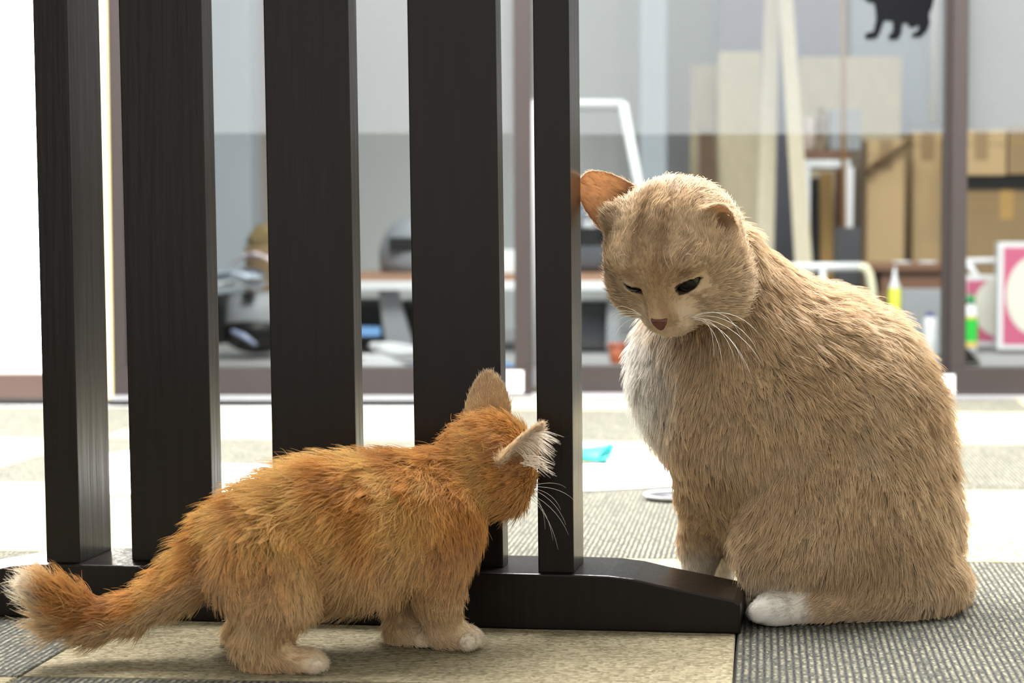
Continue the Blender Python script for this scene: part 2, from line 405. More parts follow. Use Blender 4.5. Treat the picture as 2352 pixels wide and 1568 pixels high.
# ------------------------------------------------------------------ things on the carpet
def floor_pt(px, py):
    Y = CAM_Z * FPX / (py - HORIZON)
    for _ in range(6):
        p = at(px, py, Y); Y += p[2] * FPX / (py - HORIZON) * 1.0
    return at(px, py, Y)
def sheet(poly, t=0.0025, z=0.0005):
    m = MB(); m.prism([(p[0], p[1], z) for p in (floor_pt(*q) for q in poly)], (0, 0, t)); return m
tag(sheet([(1180, 1128), (1360, 1130), (1470, 1124), (1556, 1118), (1600, 1100), (1590, 1080), (1500, 1066), (1380, 1070), (1220, 1078)]).build('paper_sheet', M_PAPER),
    'white paper sheet lying under the teal scoop', 'paper')
tag(sheet([(255, 1140), (660, 1141), (700, 1075), (520, 1072), (300, 1040), (180, 1060)]).build('paper_sheet', M_PAPER),
    'large white sheet on the carpet between the kitten and the left screen post', 'paper')
c = floor_pt(1545, 1146)
dish = thing('shallow_dish', (c[0], c[1], 0.0), 'shallow dark dish with white rim on the carpet behind the seated cat\'s chest', 'dish')
MB().lathe((c[0], c[1], 0.0005), [(0.020, 0), (0.030, 0.0015), (0.034, 0.006), (0.032, 0.006), (0.027, 0.003), (0, 0.003)], 28).build('rim', M_WHITE, dish, True)
MB().lathe((c[0], c[1], 0.0037), [(0.027, 0), (0.0305, 0.0022), (0, 0.0026)], 24).build('filling', M_DGREY, dish, True)
# teal scoop: a cup lying on its side, mouth to the right, flat handle sticking out
c = floor_pt(1352, 1072); Ys = c[1]
sc = thing('scoop', (c[0], c[1] + 0.03, 0.003), 'teal plastic scoop lying on the white sheet behind the screen', 'scoop')
m = MB(); bm = m.bm
def half_cup(m, x0, x1, r0, r1, cz, cy, thick):
    seg = 22; rings = []
    for x, r in ((x0, r0 * 0.55), (x0 + 0.004, r0 * 0.9), (x0 + 0.012, r0), (x1, r1), (x1, r1 - thick), (x0 + 0.012, r0 - thick), (x0 + 0.006, r0 * 0.8 - thick)):
        rings.append([m.bm.verts.new((x + (0.008 * math.sin(t) if abs(x - x1) < 1e-6 else 0), cy + r * math.cos(t), cz + r * 0.78 * math.sin(t))) for t in [2 * math.pi * k / seg for k in range(seg)]])
    for A, B in zip(rings, rings[1:]):
        for k in range(seg): m.bm.faces.new([A[k], A[(k + 1) % seg], B[(k + 1) % seg], B[k]])
    m.bm.faces.new(rings[0][::-1]); m.bm.faces.new(rings[-1])
xs0, xs1 = c[0] - 0.022, at(1398, 1040, Ys + 0.03)[0]
half_cup(m, xs0, xs1, 0.0165, 0.0172, 0.0165, Ys + 0.03, 0.0018)
m.build('cup', M_TEAL, sc, True)
MB().lathe((xs1 - 0.004, Ys + 0.03, 0.0165), [(0.0150, 0), (0.0150, 0.001), (0, 0.0012)], 22, (1, 0, 0)).build('inside', M_TEALDK, sc)  # darker teal disc puts the shade inside the cup into colour
MB().hexa([(xs1 - 0.02, Ys + 0.022, 0.006), (xs1 + 0.024, Ys + 0.010, 0.013), (xs1 + 0.024, Ys + 0.026, 0.013), (xs1 - 0.02, Ys + 0.036, 0.006),
           (xs1 - 0.02, Ys + 0.022, 0.0085), (xs1 + 0.024, Ys + 0.010, 0.0165), (xs1 + 0.024, Ys + 0.026, 0.0165), (xs1 - 0.02, Ys + 0.036, 0.0085)], 0.001).build('handle', M_TEAL, sc)
sc.rotation_euler = (0, 0, -0.5)

# ------------------------------------------------------------------ store room behind the glass
def pxbox(m, x0, y0, x1, y1, Y, depth, bevel=0.002, ground=False):
    lo = at(x0, y1, Y); hi = at(x1, y0, Y)
    z0 = 0.0 if ground else lo[2]
    m.box((lo[0], Y, z0), (hi[0], Y + depth, hi[2]), bevel); return m
def one(name, px, Y, depth, material, label, cat, ground=False, bevel=0.002, group=None):
    return tag(pxbox(MB(), *px, Y, depth, bevel, ground).build(name, material), label, cat, group)
def lean_board(name, bot, top, Yb, Yt, t, material, label, cat, group=None):
    """A board standing on the floor at Yb and leaning back to Yt; bot and top give its left and right photo columns and rows."""
    (bx0, bx1), (tx0, tx1, ty) = bot, top
    fb = floor_y(Yb)
    A, B = at(bx0, fb, Yb), at(bx1, fb, Yb); C_, D = at(tx1, ty, Yt), at(tx0, ty, Yt)
    m = MB(); off = np.array([0, t, 0])
    m.hexa([A, B, B + off, A + off, D, C_, C_ + off, D + off], 0.001)
    return tag(m.build(name, material), label, cat, group)
# structure of the store room
structure(pxbox(MB(), 1470, -900, 1532, 760, 5.9, 0.4, 0.004, True).build('pillar_1', M_PILLAR))
p2 = structure(pxbox(MB(), 470, -900, 560, 760, 5.6, 0.35, 0.004, True).build('pillar_2', M_PILLAR))
MB().tube([at(560, 770, 5.62) + np.array([0, 0.02, 0]), at(560, -700, 5.62) + np.array([0, 0.02, 0])], 0.02, 16).build('corner_roll', M_PILLAR, p2, True)
one('grey_board_or_shade', (1652, -560, 1935, 690), 6.05, 0.03, M_GREYCLOTH, 'large slate grey board standing against the store room wall behind the planks', 'board', True)
one('grey_board_or_shade', (572, -300, 720, 560), 5.75, 0.03, mat('taupe_wall_shade', srgb(150, 140, 132), 0.8, 0.2, 0.1, 8), 'taupe sheet drawn as shaded wall beside the pale pillar behind the kitten side slats', 'board', True)  # taupe sheet painted as the part of the wall in shade
PG = 'boards and planks leaning in the store room'
def plank(name, bx, tx, ty, Yb, Yt, t, material, label, cat='plank'):
    return lean_board(name, bx, (*tx, ty), Yb, Yt, t, material, label, cat, PG)
plank('plywood_sheet', (1582, 1652), (1586, 1652), 148, 5.75, 5.92, 0.012, M_PLY2, 'narrow weathered plywood strip left of the tall plywood sheet, above the cat\'s head', 'board')
plank('plywood_sheet', (1650, 1752), (1650, 1748), 118, 5.6, 5.85, 0.012, M_PLY, 'pale plywood sheet directly left of the two crossing planks', 'board')
plank('wood_plank', (1728, 1772), (1766, 1797), -240, 5.22, 5.62, 0.02, M_PLANK, 'pale pine plank leaning, left one of the pair that meets at the top')
plank('wood_plank', (1838, 1880), (1775, 1804), -240, 5.08, 5.50, 0.02, M_PLANK, 'pale pine plank leaning, right one of the pair that meets at the top')
plank('plywood_sheet', (1838, 2066), (1836, 2070), 130, 5.78, 5.95, 0.012, M_PLY, 'broad pale plywood sheet behind the bamboo pole', 'board')
plank('wood_plank', (1886, 1914), (1884, 1914), 396, 5.70, 5.76, 0.02, M_TAN, 'short tan wood plank beneath the white stool', 'plank')
plank('wood_plank', (1608, 1652), (1606, 1640), 300, 5.5, 5.7, 0.02, mat('dark_brown_plank', srgb(84, 66, 48), 0.7, 0.2, 0.2, 10), 'dark brown plank in front of the weathered plywood strip', 'plank')
plank('grey_board_or_shade', (1950, 1982), (1950, 1984), 316, 5.70, 5.78, 0.02, mat('grey_brown_panel', srgb(112, 100, 86), 0.7, 0.2, 0.1, 10), 'narrow grey brown panel right of the white stool', 'board')
plank('black_board', (1850, 1884), (1852, 1882), 408, 5.72, 5.80, 0.01, M_BLACK, 'narrow black panel behind the right crossing plank', 'board')
plank('wood_plank', (1920, 1938), (1920, 1938), 390, 5.70, 5.75, 0.02, mat('red_brown_plank', srgb(96, 54, 36), 0.7, 0.2, 0.2, 10), 'dark red brown plank between the tan plank and the grey brown panel')
m = MB(); m.tube([at(1938, floor_y(5.40), 5.40), at(1937, 180, 5.37), at(1935, -30, 5.35), at(1934, -300, 5.33)], [0.0075, 0.007, 0.0065, 0.006], 10)
for k, py in enumerate((300, 120, -60)):
    p = at(1937, py, 5.38 - 0.02 * k); m.lathe(p - np.array([0, 0, 0.004]), [(0.0075, 0), (0.0092, 0.004), (0.0075, 0.008)], 10)
tag(m.build('bamboo_pole', mat('brown_bamboo', srgb(140, 104, 62), 0.5, 0.4, 0.2, 14), None, True), 'thin brown bamboo pole standing upright in front of the white stool', 'pole')
# white stool with brown seat
sy = 5.42
st = thing('stool', (at(1890, 400, sy)[0], sy + 0.12, 0), 'white framed stool with brown seat in front of the plywood', 'stool')
pxbox(MB(), 1842, 346, 1952, 366, sy, 0.24, 0.003).build('seat', M_BROWN, st)
pxbox(MB(), 1840, 367, 1954, 384, sy, 0.24, 0.002).build('apron', M_WHITE, st)
for (xa, xb) in ((1842, 1838), (1942, 1934)):
    for dy in (0.0, 0.22):
        A = at(xa, 384, sy + dy); B = at(xb, floor_y(sy + dy), sy + dy)
        w = 0.0125; d = 0.02
        MB().hexa([B, B + [2 * w, 0, 0], B + [2 * w, d, 0], B + [0, d, 0], A, A + [2 * w, 0, 0], A + [2 * w, d, 0], A + [0, d, 0]], 0.001).build('leg', M_WHITE, st)
# things on the stool
zt = at(1890, 346, sy)[2]
c = at(1884, 346, sy + 0.10); s_ = sy / FPX
bt = thing('wood_figure', (c[0], c[1], zt), 'small brown carved figure standing on the white stool', 'figure')
MB().lathe((c[0], c[1], zt), [(0.020, 0), (0.022, 0.012), (0.016, 0.02), (0.012, 0.06), (0.017, 0.085), (0.013, 0.105), (0.006, 0.112)], 16).build('body', mat('grey_brown_wood', srgb(124, 108, 88), 0.6, 0.3, 0.2, 20), bt, True)
MB().ellipsoid((c[0] + 0.002, c[1], zt + 0.124), (0.011, 0.011, 0.015)).build('head', MATS['grey_brown_wood'], bt, True)
tag(pxbox(MB(), 1906, 250, 1978, 345, sy + 0.06, 0.09, 0.003).build('grey_box', M_GREY), 'upright grey box on the right of the stool seat', 'box')
tag(MB().lathe(tuple(at(1858, 346, sy + 0.12)), [(0.022, 0), (0.024, 0.004), (0.026, 0.075), (0.02, 0.09), (0.02, 0.098)], 20).build('jar', mat('pinkish_glaze', srgb(190, 176, 168), 0.4, 0.4, 0.1, 12), None, True), 'pale pinkish jar on the left of the stool seat', 'jar')

one('dark_crate', (1926, 522, 1978, 606), 5.16, 0.14, M_DGREY, 'dark grey crate in front of the white stool legs', 'crate', True)
one('darker_wall_sheet', (1950, -560, 2208, 640), 6.1, 0.03, mat('blue_grey_wall', srgb(150, 158, 168), 0.8, 0.2, 0.08, 8), 'wide blue grey sheet for a darker stretch of the store room wall under the cat sticker', 'board', True)  # added sheet gives this stretch of back wall its darker tone
tag(MB().tube([at(2146, 282, 5.85), at(2146, -500, 5.85)], 0.017, 14).build('white_stripe', M_WHITE, None, True), 'white vertical stripe beside the right door post', 'stripe')  # plain white upright tube drawn as a pale vertical strip
# cardboard, right of the plywood
def carton(px, Y, depth, material, label, tape=True, ground=False):
    lo = at(px[0], px[3], Y); hi = at(px[2], px[1], Y); z0 = 0.0 if ground else lo[2]
    t = thing('cardboard_box', ((lo[0] + hi[0]) / 2, Y + depth / 2, z0), label, 'box', 'cardboard boxes in the store room')
    MB().box((lo[0], Y, z0), (hi[0], Y + depth, hi[2]), 0.002).build('carton', material, t)
    mid = (z0 + hi[2]) / 2 if not tape else hi[2]
    cx_ = (lo[0] + hi[0]) / 2
    MB().box((lo[0], Y - 0.001, hi[2] - 0.045), (hi[0], Y, hi[2] - 0.042)).box((cx_ - 0.02, Y - 0.0012, hi[2] - 0.09), (cx_ + 0.02, Y + depth * 0.98, hi[2] + 0.0012)).build('tape', M_CARD2 if material is M_CARD else M_TAN, t)
    return t
carton((1990, 322, 2078, 600), 5.52, 0.12, M_CARD, 'tall cardboard box under the broad plywood sheet', ground=True)
carton((2096, 300, 2164, 612), 5.62, 0.3, M_CARD, 'cardboard box just left of the right door post', ground=True)
carton((2204, 434, 2420, 600), 5.45, 0.3, M_CARD2, 'lower wide cardboard box beyond the right door panel', ground=True)
carton((2196, 296, 2312, 402), 5.4, 0.3, M_CARD, 'light cardboard box on top of the stack beyond the right door panel')
carton((2316, 292, 2460, 400), 5.40, 0.3, M_CARD2, 'darker cardboard box at the edge of the stack beyond the right door panel')
pxbox_b = tag(pxbox(MB(), 2206, 402, 2460, 433, 5.44, 0.24, 0.002).build('gap_filler', M_BLACK), 'flat black block standing in for the dark gap between the stacked cardboard boxes', 'filler')  # black block put in as the shade in the gap between cartons
m = MB(); m.tube([at(1994, 390, 5.49), at(2094, 322, 5.49)], [0.011, 0.008], 10)
m.tube([at(1986, 394, 5.488), at(2006, 384, 5.488)], [0.016, 0.012], 10)
tag(m.build('wood_stick', mat('dark_stick', srgb(92, 70, 42), 0.6, 0.3, 0.2, 20), None, True), 'short dark stick leaning across the tall cardboard box', 'stick')

# low brown table right, with a white rack beside it
ty_ = 5.0
tb = thing('low_table', (at(2080, 640, ty_)[0], ty_ + 0.2, 0), "low brown wooden table in the store room behind the seated cat's back", 'table')
pxbox(MB(), 1994, 606, 2205, 622, ty_, 0.4, 0.003).build('tabletop', M_BROWN, tb)
pxbox(MB(), 2010, 622, 2190, 672, ty_ + 0.02, 0.02, 0.002).build('apron', M_BROWN, tb)
for xx in (2000, 2182):
    for dy in (0.02, 0.34):
        lo = at(xx, 622, ty_ + dy); MB().box((lo[0], ty_ + dy, 0), (lo[0] + 0.03, ty_ + dy + 0.03, lo[2]), 0.002).build('leg', M_BROWN, tb)
for px_, lab in ((2072, 'left'), (2130, 'right')):
    p = at(px_, 604, ty_ + 0.05)
    tag(MB().lathe((p[0], p[1], at(px_, 606, ty_)[2]), [(0.024, 0), (0.028, 0.003), (0.028, 0.006), (0, 0.007)], 18).build('saucer', M_WHITE, None, True), 'small white saucer on the low brown table, nearer the caulk tube' if lab == 'left' else 'small white saucer on the low brown table, nearer the door post', 'saucer')
ry = 4.75
rk = thing('white_rack', (at(1900, 620, ry)[0], ry, 0), "low white tubular rack just above the seated cat's shoulder", 'rack')
MB().tube([at(1770, 614, ry), at(1975, 612, ry)], 0.011, 10).build('rail', M_WHITE, rk, True)
for xx in (1775, 1890):
    MB().tube([at(xx, 614, ry), at(xx - 4, floor_y(ry), ry)], 0.009, 10).build('leg', M_WHITE, rk, True)
MB().tube([at(1970, 612, ry), at(1988, 614, ry), at(1997, 630, ry), at(2003, 660, ry), at(2010, floor_y(ry), ry)], 0.011, 10).build('curved_leg', mat('cream_plastic', srgb(222, 218, 188), 0.5, 0.4, 0.04, 10), rk, True)
tag(MB().ellipsoid((at(1945, 700, 4.95)[0], 4.95, 0.09), (0.085, 0.08, 0.09), 20, 12).build('black_bag', M_BLACK, None, True), "black bag on the floor under the white rack behind the cat's back", 'bag')

# caulk tube, can, box, bottle, printed cards
by = 4.55
c = at(2055, 655, by); s_ = by / FPX
ck = thing('caulk_tube', (c[0], by, 0), 'yellow green caulk tube with white nozzle standing on the store room floor', 'tube')
zt = at(2055, 662, by)[2]; zc = at(2055, 645, by)[2]; zn = at(2055, 614, by)[2]
MB().lathe((c[0], by, 0), [(0.0150, 0), (0.0155, 0.002), (0.0155, zt), (0.0145, zt + 0.001)], 24).build('cartridge', M_YELLOW, ck, True)
MB().lathe((c[0], by, zt), [(0.0155, 0), (0.0150, 0.004), (0.0075, zc - zt), (0.0025, zn - zt), (0.001, zn - zt + 0.001)], 20).build('nozzle', M_WHITE, ck, True)
one('pale_box', (2070, 665, 2172, 712), 4.8, 0.1, M_GREY, 'pale grey carton behind the yellow green caulk tube', 'box', True)
c = at(2136, 760, 4.6)
cn = thing('spray_can', (c[0], 4.6, 0), 'white spray can with blue cap left of the right door post', 'can')
zt = at(2136, 732, 4.6)[2]
MB().lathe((c[0], 4.6, 0), [(0.016, 0), (0.0165, 0.002), (0.0165, zt), (0.012, zt + 0.005)], 24).build('body', M_WHITE, cn, True)
MB().lathe((c[0], 4.6, zt + 0.005), [(0.012, 0), (0.012, 0.006), (0.008, 0.007), (0.008, 0.012)], 20).build('cap', mat('dark_blue_cap', srgb(60, 60, 120), 0.4, 0.4, 0.05, 8), cn, True)
by = 4.95
c = at(2229, 745, by)
gb = thing('glue_bottle', (c[0], by, 0), 'green labelled white bottle with green cap right of the door post', 'bottle')
zz = lambda py: at(2229, py, by)[2]
r = 16.5 * by / FPX
MB().lathe((c[0], by, 0), [(r * 0.9, 0), (r, 0.003), (r, zz(726)), (r * 0.95, zz(715)), (r * 0.6, zz(702)), (r * 0.5, zz(698))], 24).build('body', M_WHITE, gb, True)
MB().lathe((c[0], by, zz(697)), [(r * 0.62, 0), (r * 0.62, 0.012), (r * 0.5, 0.022), (r * 0.4, 0.024)], 20).build('cap', M_GREENCAP, gb, True)
m = MB(); seg = 24; rr = r * 1.02; A = []; B = []
for k in range(17):
    t = math.radians(-115 + 190 * k / 16); A.append(m.bm.verts.new((c[0] + rr * math.sin(t), by - rr * math.cos(t), zz(784)))); B.append(m.bm.verts.new((c[0] + rr * math.sin(t), by - rr * math.cos(t), zz(732))))
for k in range(3, 16): m.bm.faces.new([A[k], A[k + 1], B[k + 1], B[k]])
m.build('label_sticker', M_GREEN, gb)
MB().lathe((c[0], by, zz(732)), [(r * 1.01, 0), (r * 1.03, 0.001), (r * 1.03, 0.006), (r * 1.01, 0.007)], 24).build('upper_band', M_YELLOWBAND, gb, True)
MB().lathe((c[0], by, zz(796)), [(r * 1.01, 0), (r * 1.03, 0.001), (r * 1.03, 0.010), (r * 1.01, 0.012)], 24).build('lower_band', M_YELLOWBAND, gb, True)
def card(px, Y, label, oval):
    lo = at(px[0], px[3], Y); hi = at(px[2], px[1], Y)
    z0 = 0.0
    t = thing('printed_card_box', ((lo[0] + hi[0]) / 2, Y, z0), label, 'box', 'pink printed boxes beyond the right door panel')
    MB().box((lo[0], Y, z0), (hi[0], Y + 0.05, hi[2]), 0.003).build('carton', M_WHITE, t)
    b = 0.014
    MB().box((lo[0] + b, Y - 0.001, z0 + b), (hi[0] - b, Y, hi[2] - b)).build('pink_panel', M_PINK, t)
    cx_, cz = at(oval[0], oval[1], Y)[0], at(oval[0], oval[1], Y)[2]
    rx, rz = oval[2] * Y / FPX, oval[3] * Y / FPX
    pts = []
    for k in range(48):
        th = 2 * math.pi * k / 48
        x = min(max(cx_ + rx * math.cos(th), lo[0] + b), hi[0] - b); z = cz + rz * math.sin(th)
        pts.append((x, Y - 0.0012, z))
    MB().prism(pts, (0, -0.0008, 0)).build('oval_panel', M_OVAL, t)
card((2208, 632, 2330, 790), 5.15, 'smaller pink printed box with pale oval standing behind the green bottle', (2310, 705, 75, 72))
card((2291, 556, 2470, 802), 5.0, 'larger pink printed box with pale oval at the right edge', (2380, 678, 70, 92))
tag(MB().hexa([at(2190, 834, 4.5), at(2252, 834, 4.5), at(2252, 830, 4.6), at(2190, 830, 4.6), at(2196, 800, 4.5), at(2222, 800, 4.5), at(2222, 798, 4.6), at(2196, 798, 4.6)], 0.002).build('black_wedge', M_BLACK), 'black plastic wedge on the floor in front of the green bottle', 'wedge')
bw = thing('shelf_bracket', (at(2235, 630, 5.3)[0], 5.3, 0), 'white shelf bracket standing above the smaller pink box', 'bracket')
MB().tube([at(2205, 600, 5.3), at(2310, 598, 5.3)], 0.009, 8).build('bar', M_WHITE, bw, True)
MB().tube([at(2222, 602, 5.3), at(2246, 640, 5.3), at(2262, floor_y(5.3), 5.3)], 0.010, 8).build('strut', M_WHITE, bw, True)

# workbench side, seen between the slats
wy_ = 4.95
wt = thing('work_table', (at(1080, 640, wy_)[0], wy_ + 0.25, 0), 'low table with orange brown top and white edge behind the glass', 'table')
pxbox(MB(), 700, 628, 1432, 646, wy_ + 0.03, 0.5, 0.003).build('tabletop', M_ORANGEWOOD, wt)
pxbox(MB(), 690, 646, 1440, 666, wy_, 0.55, 0.003).build('edge_band', M_WHITE, wt)
def quadleg(xa0, xa1, xb0, xb1, Y, ytop):
    A, B = at(xa0, ytop, Y), at(xa1, ytop, Y); C_, D = at(xb1, floor_y(Y), Y), at(xb0, floor_y(Y), Y); o_ = np.array([0, 0.03, 0])
    return MB().hexa([D, C_, C_ + o_, D + o_, A, B, B + o_, A + o_], 0.001)
quadleg(868, 912, 888, 950, wy_ + 0.06, 666).build('leg', M_GREY, wt)
quadleg(1396, 1424, 1392, 1420, wy_ + 0.06, 666).build('leg', M_GREY, wt)
quadleg(868, 900, 888, 930, wy_ + 0.44, 660).build('leg', M_GREY, wt)
quadleg(1396, 1424, 1392, 1420, wy_ + 0.44, 660).build('leg', M_GREY, wt)
one('black_crate', (800, 690, 876, 752), wy_ + 0.12, 0.2, M_BLACK, 'black crate under the left of the orange topped table', 'crate', True)
one('dark_crate', (912, 692, 990, 750), wy_ + 0.14, 0.2, M_BLACK, 'black crate under the table, right of the splayed grey leg', 'crate', True)
one('grey_case', (1330, 694, 1398, 772), wy_ + 0.10, 0.2, M_DGREY, 'dark grey case under the table behind the seated cat\'s whiskers', 'case', True)
# grey dome machine with a black slot
c = at(960, 560, wy_ + 0.2); zt = at(960, 628, wy_ + 0.03)[2]
dm = thing('dome_machine', (c[0], wy_ + 0.2, zt), 'grey domed machine with black slot standing on the orange topped table', 'machine')
R = 92 * wy_ / FPX
MB().lathe((c[0], wy_ + 0.2, zt), [(R * 0.96, 0), (R, 0.03), (R, 0.055), (R * 0.94, 0.085), (R * 0.8, 0.118), (R * 0.55, 0.143), (R * 0.25, 0.155), (0, 0.158)], 36).build('shell', mat('light_grey_shell', srgb(126, 130, 136), 0.4, 0.3, 0.05, 10), dm, True)
lo = at(892, 576, wy_ + 0.08); hi = at(1000, 545, wy_ + 0.08)
MB().box((lo[0], wy_ + 0.085, lo[2]), (hi[0], wy_ + 0.2, hi[2]), 0.003).build('slot', M_BLACK, dm)
# black helmet shape on the same table
c = at(1352, 545, wy_ + 0.2)
hm = thing('round_helmet', (c[0], wy_ + 0.2, zt), 'glossy dark grey helmet on the table by the white stand', 'helmet')
Rh = 70 * wy_ / FPX
MB().lathe((c[0], wy_ + 0.2, zt), [(Rh * 0.8, 0), (Rh * 0.97, 0.03), (Rh, 0.08), (Rh * 0.93, 0.125), (Rh * 0.7, 0.165), (Rh * 0.4, 0.188), (0, 0.196)], 32).build('shell', mat('glossy_dark_shell', srgb(84, 88, 96), 0.25, 0.6, 0.15, 8), hm, True)
m = MB(); A = []; B = []
for k in range(15):
    t = math.radians(-60 + 120 * k / 14)
    for L_, z in ((A, zt + 0.075), (B, zt + 0.125)):
        rr = Rh * (1.015 if z < zt + 0.1 else 0.955)
        L_.append(m.bm.verts.new((c[0] + rr * math.sin(t), wy_ + 0.2 - rr * math.cos(t), z)))
for k in range(14): m.bm.faces.new([A[k], A[k + 1], B[k + 1], B[k]])
m.build('visor', M_BLACK, hm, True)
tag(pxbox(MB(), 1150, 574, 1215, 627, wy_ + 0.06, 0.12, 0.003).build('white_carton', M_WHITE), 'small white carton on the table behind the door post', 'box')
# white tubular stand
vy = 4.3
ws = thing('white_stand', (at(1340, 600, vy)[0], vy, 0), 'white tubular A-shaped stand behind the glass between screen post and cat', 'stand')
MB().tube([at(1216, 238, vy), at(1432, 238, vy)], 0.0095, 10).build('top_bar', M_WHITE, ws, True)
lg = lambda p0, p1: MB().tube([p0, p1], 0.0115, 10)
lg(at(1226, 236, vy), at(1228, floor_y(vy), vy)).build('leg', M_WHITE, ws, True)
lg(at(1430, 236, vy), at(1548, floor_y(vy), vy)).build('leg', M_WHITE, ws, True)
pxbox(MB(), 1240, 247, 1424, 256, vy + 0.01, 0.012, 0.001).build('lower_rail', M_GREY, ws)
# left slot: vacuum, papers, bundle
vy = 4.75
vc = thing('vacuum_cleaner', (at(560, 760, vy)[0], vy + 0.1, 0), 'grey and black vacuum cleaner behind the glass between the left slats', 'vacuum')
cx_ = at(575, 740, vy)[0]; s_ = vy / FPX
zv = at(575, 735, vy)[2]
MB().ellipsoid((cx_, vy + 0.1, 0.062), (88 * s_, 0.11, 0.062), 28, 16).build('lower_body', M_BLACK, vc, True)
MB().lathe((cx_, vy + 0.1, 0.055), [(86 * s_, 0), (88 * s_, 0.02), (84 * s_, 0.06), (72 * s_, 0.095), (60 * s_, 0.107), (0, 0.109)], 32).build('upper_body', M_GREY, vc, True)
lo = at(556, 690, vy); MB().box((lo[0], vy - 0.006, lo[2]), (lo[0] + 0.03, vy + 0.05, lo[2] + 0.022), 0.004).build('latch', M_BLACK, vc)
lo = at(492, 745, vy); MB().box((lo[0], vy + 0.0, 0.03), (lo[0] + 0.024, vy + 0.1, 0.16), 0.006).build('side_clip', M_BLACK, vc)
MB().tube([at(533, 760, vy - 0.035), at(560, 772, vy - 0.045), at(588, 792, vy - 0.05)], [0.006, 0.008, 0.005], 10).build('hose', mat('silver_hose', srgb(150, 160, 190), 0.25, 0.6, 0.1, 30), vc, True)
py_ = vy + 0.1
for k, (x0, x1, y, dz, rz, mt, lab) in enumerate((
        (486, 590, 660, 0.0, 0.25, M_PAPER, 'white paper sheet lowest of the crumpled pile on the vacuum cleaner'),
        (496, 612, 650, 0.017, -0.2, mat('pale_blue_paper', srgb(206, 220, 236), 0.7, 0.2, 0.05, 10), 'pale blue sheet in the middle of the crumpled pile on the vacuum cleaner'),
        (540, 640, 640, 0.046, 0.1, mat('pinkish_paper', srgb(206, 190, 192), 0.7, 0.2, 0.08, 10), 'pinkish crumpled sheet on top of the pile on the vacuum cleaner'))):
    zz0 = 0.174 + dz * 1.5; xa, xb = at(x0, y, py_)[0], at(x1, y, py_)[0]
    m = MB(); n = 9; g = [[None] * n for _ in range(n)]
    for i in range(n):
        for j in range(n):
            u, v = i / (n - 1), j / (n - 1)
            zc = zz0 + 0.010 * math.sin(5 * u + k) * math.sin(4 * v + 2 * k) + 0.012 * random.random() * 0.6 + 0.016 * (1 - abs(2 * u - 1))
            g[i][j] = m.bm.verts.new((xa + (xb - xa) * u + rz * 0.05 * v, py_ - 0.08 + 0.17 * v, zc))
    for i in range(n - 1):
        for j in range(n - 1): m.bm.faces.new([g[i][j], g[i + 1][j], g[i + 1][j + 1], g[i][j + 1]])
    o = tag(m.build('paper_sheet', mt, None, True), lab, 'paper', 'crumpled sheets on the vacuum cleaner')
    so = o.modifiers.new('thickness', 'SOLIDIFY'); so.thickness = 0.0012
m = MB(); c = at(612, 565, 5.3)
m.lathe((c[0], 5.35, 0), [(0.06, 0), (0.07, 0.01), (0.072, c[2] - 0.02), (0.075, c[2]), (0.068, c[2]), (0, c[2] - 0.02)], 24)
bk = thing('waste_basket', (c[0], 5.35, 0), 'brown basket stuffed with yellow cloth beside the pale pillar', 'basket')
m.build('basket', M_CARD2, bk, True)
MB().ellipsoid((c[0] - 0.005, 5.35, c[2] + 0.012), (0.06, 0.06, 0.05), 18, 12, 0.12).build('cloth', mat('mustard_cloth', srgb(128, 110, 74), 0.8, 0.2, 0.25, 14), bk, True)
# floor clutter behind the rail
zr = 0.001
m = MB(); pts = []
cc = at(905, 802, 4.6)
for k in range(70):
    t = k / 69 * 2 * math.pi * 2.6
    pts.append((cc[0] + (0.046 + 0.01 * math.sin(1.7 * t)) * math.cos(t) + 0.010 * math.sin(0.6 * t), 4.6 + 0.05 * math.sin(t), 0.012 + 0.012 * k / 69 + 0.012 * max(0, math.sin(t * 0.5))))
pts = [at(760, 818, 4.55) * [1, 1, 0] + [0, 0, 0.008], at(840, 812, 4.55) * [1, 1, 0] + [0, 0, 0.008]] + pts
tag(m.tube(pts, 0.0075, 8).build('white_cable', M_WHITE, None, True), 'white coiled cable on the store room floor behind the glass', 'cable')
tag(pxbox(MB(), 800, 752, 872, 772, 5.0, 0.1, 0.003).build('blue_bin_lid', M_BLUE), 'small blue box lying before the black crates', 'box')
def cloth(name, px, Y, label, material, cat):
    lo = at(px[0], px[3], Y); hi = at(px[2], px[1], Y); m = MB(); n = 8; g = {}
    for i in range(n):
        for j in range(n):
            u, v = i / (n - 1), j / (n - 1)
            g[i, j] = m.bm.verts.new((lo[0] + (hi[0] - lo[0]) * u, Y + 0.14 * v, 0.004 + (hi[2] - 0.0) * math.sin(math.pi * min(max(u, 0.08), 0.92)) * (0.4 + 0.6 * v) * (0.8 + 0.3 * random.random())))
    for i in range(n - 1):
        for j in range(n - 1): m.bm.faces.new([g[i, j], g[i + 1, j], g[i + 1, j + 1], g[i, j + 1]])
    o = tag(m.build(name, material, None, True), label, cat)
    s = o.modifiers.new('thickness', 'SOLIDIFY'); s.thickness = 0.002; s.offset = 1
    return o
cloth('blue_sheet', (925, 812, 1192, 838), 4.0, 'crumpled blue plastic sheet on the store room floor behind the rail', M_BLUE, 'sheet')
cloth('white_bag', (780, 829, 918, 838), 4.05, 'flat white plastic bag on the store room floor left of the blue sheet', M_WHITE, 'bag')
ob = thing('orange_pot', (at(1418, 800, 4.45)[0], 4.45, 0), "orange pot on the floor behind the seated cat's chest", 'pot')
c = at(1418, 800, 4.45); s_ = 4.45 / FPX
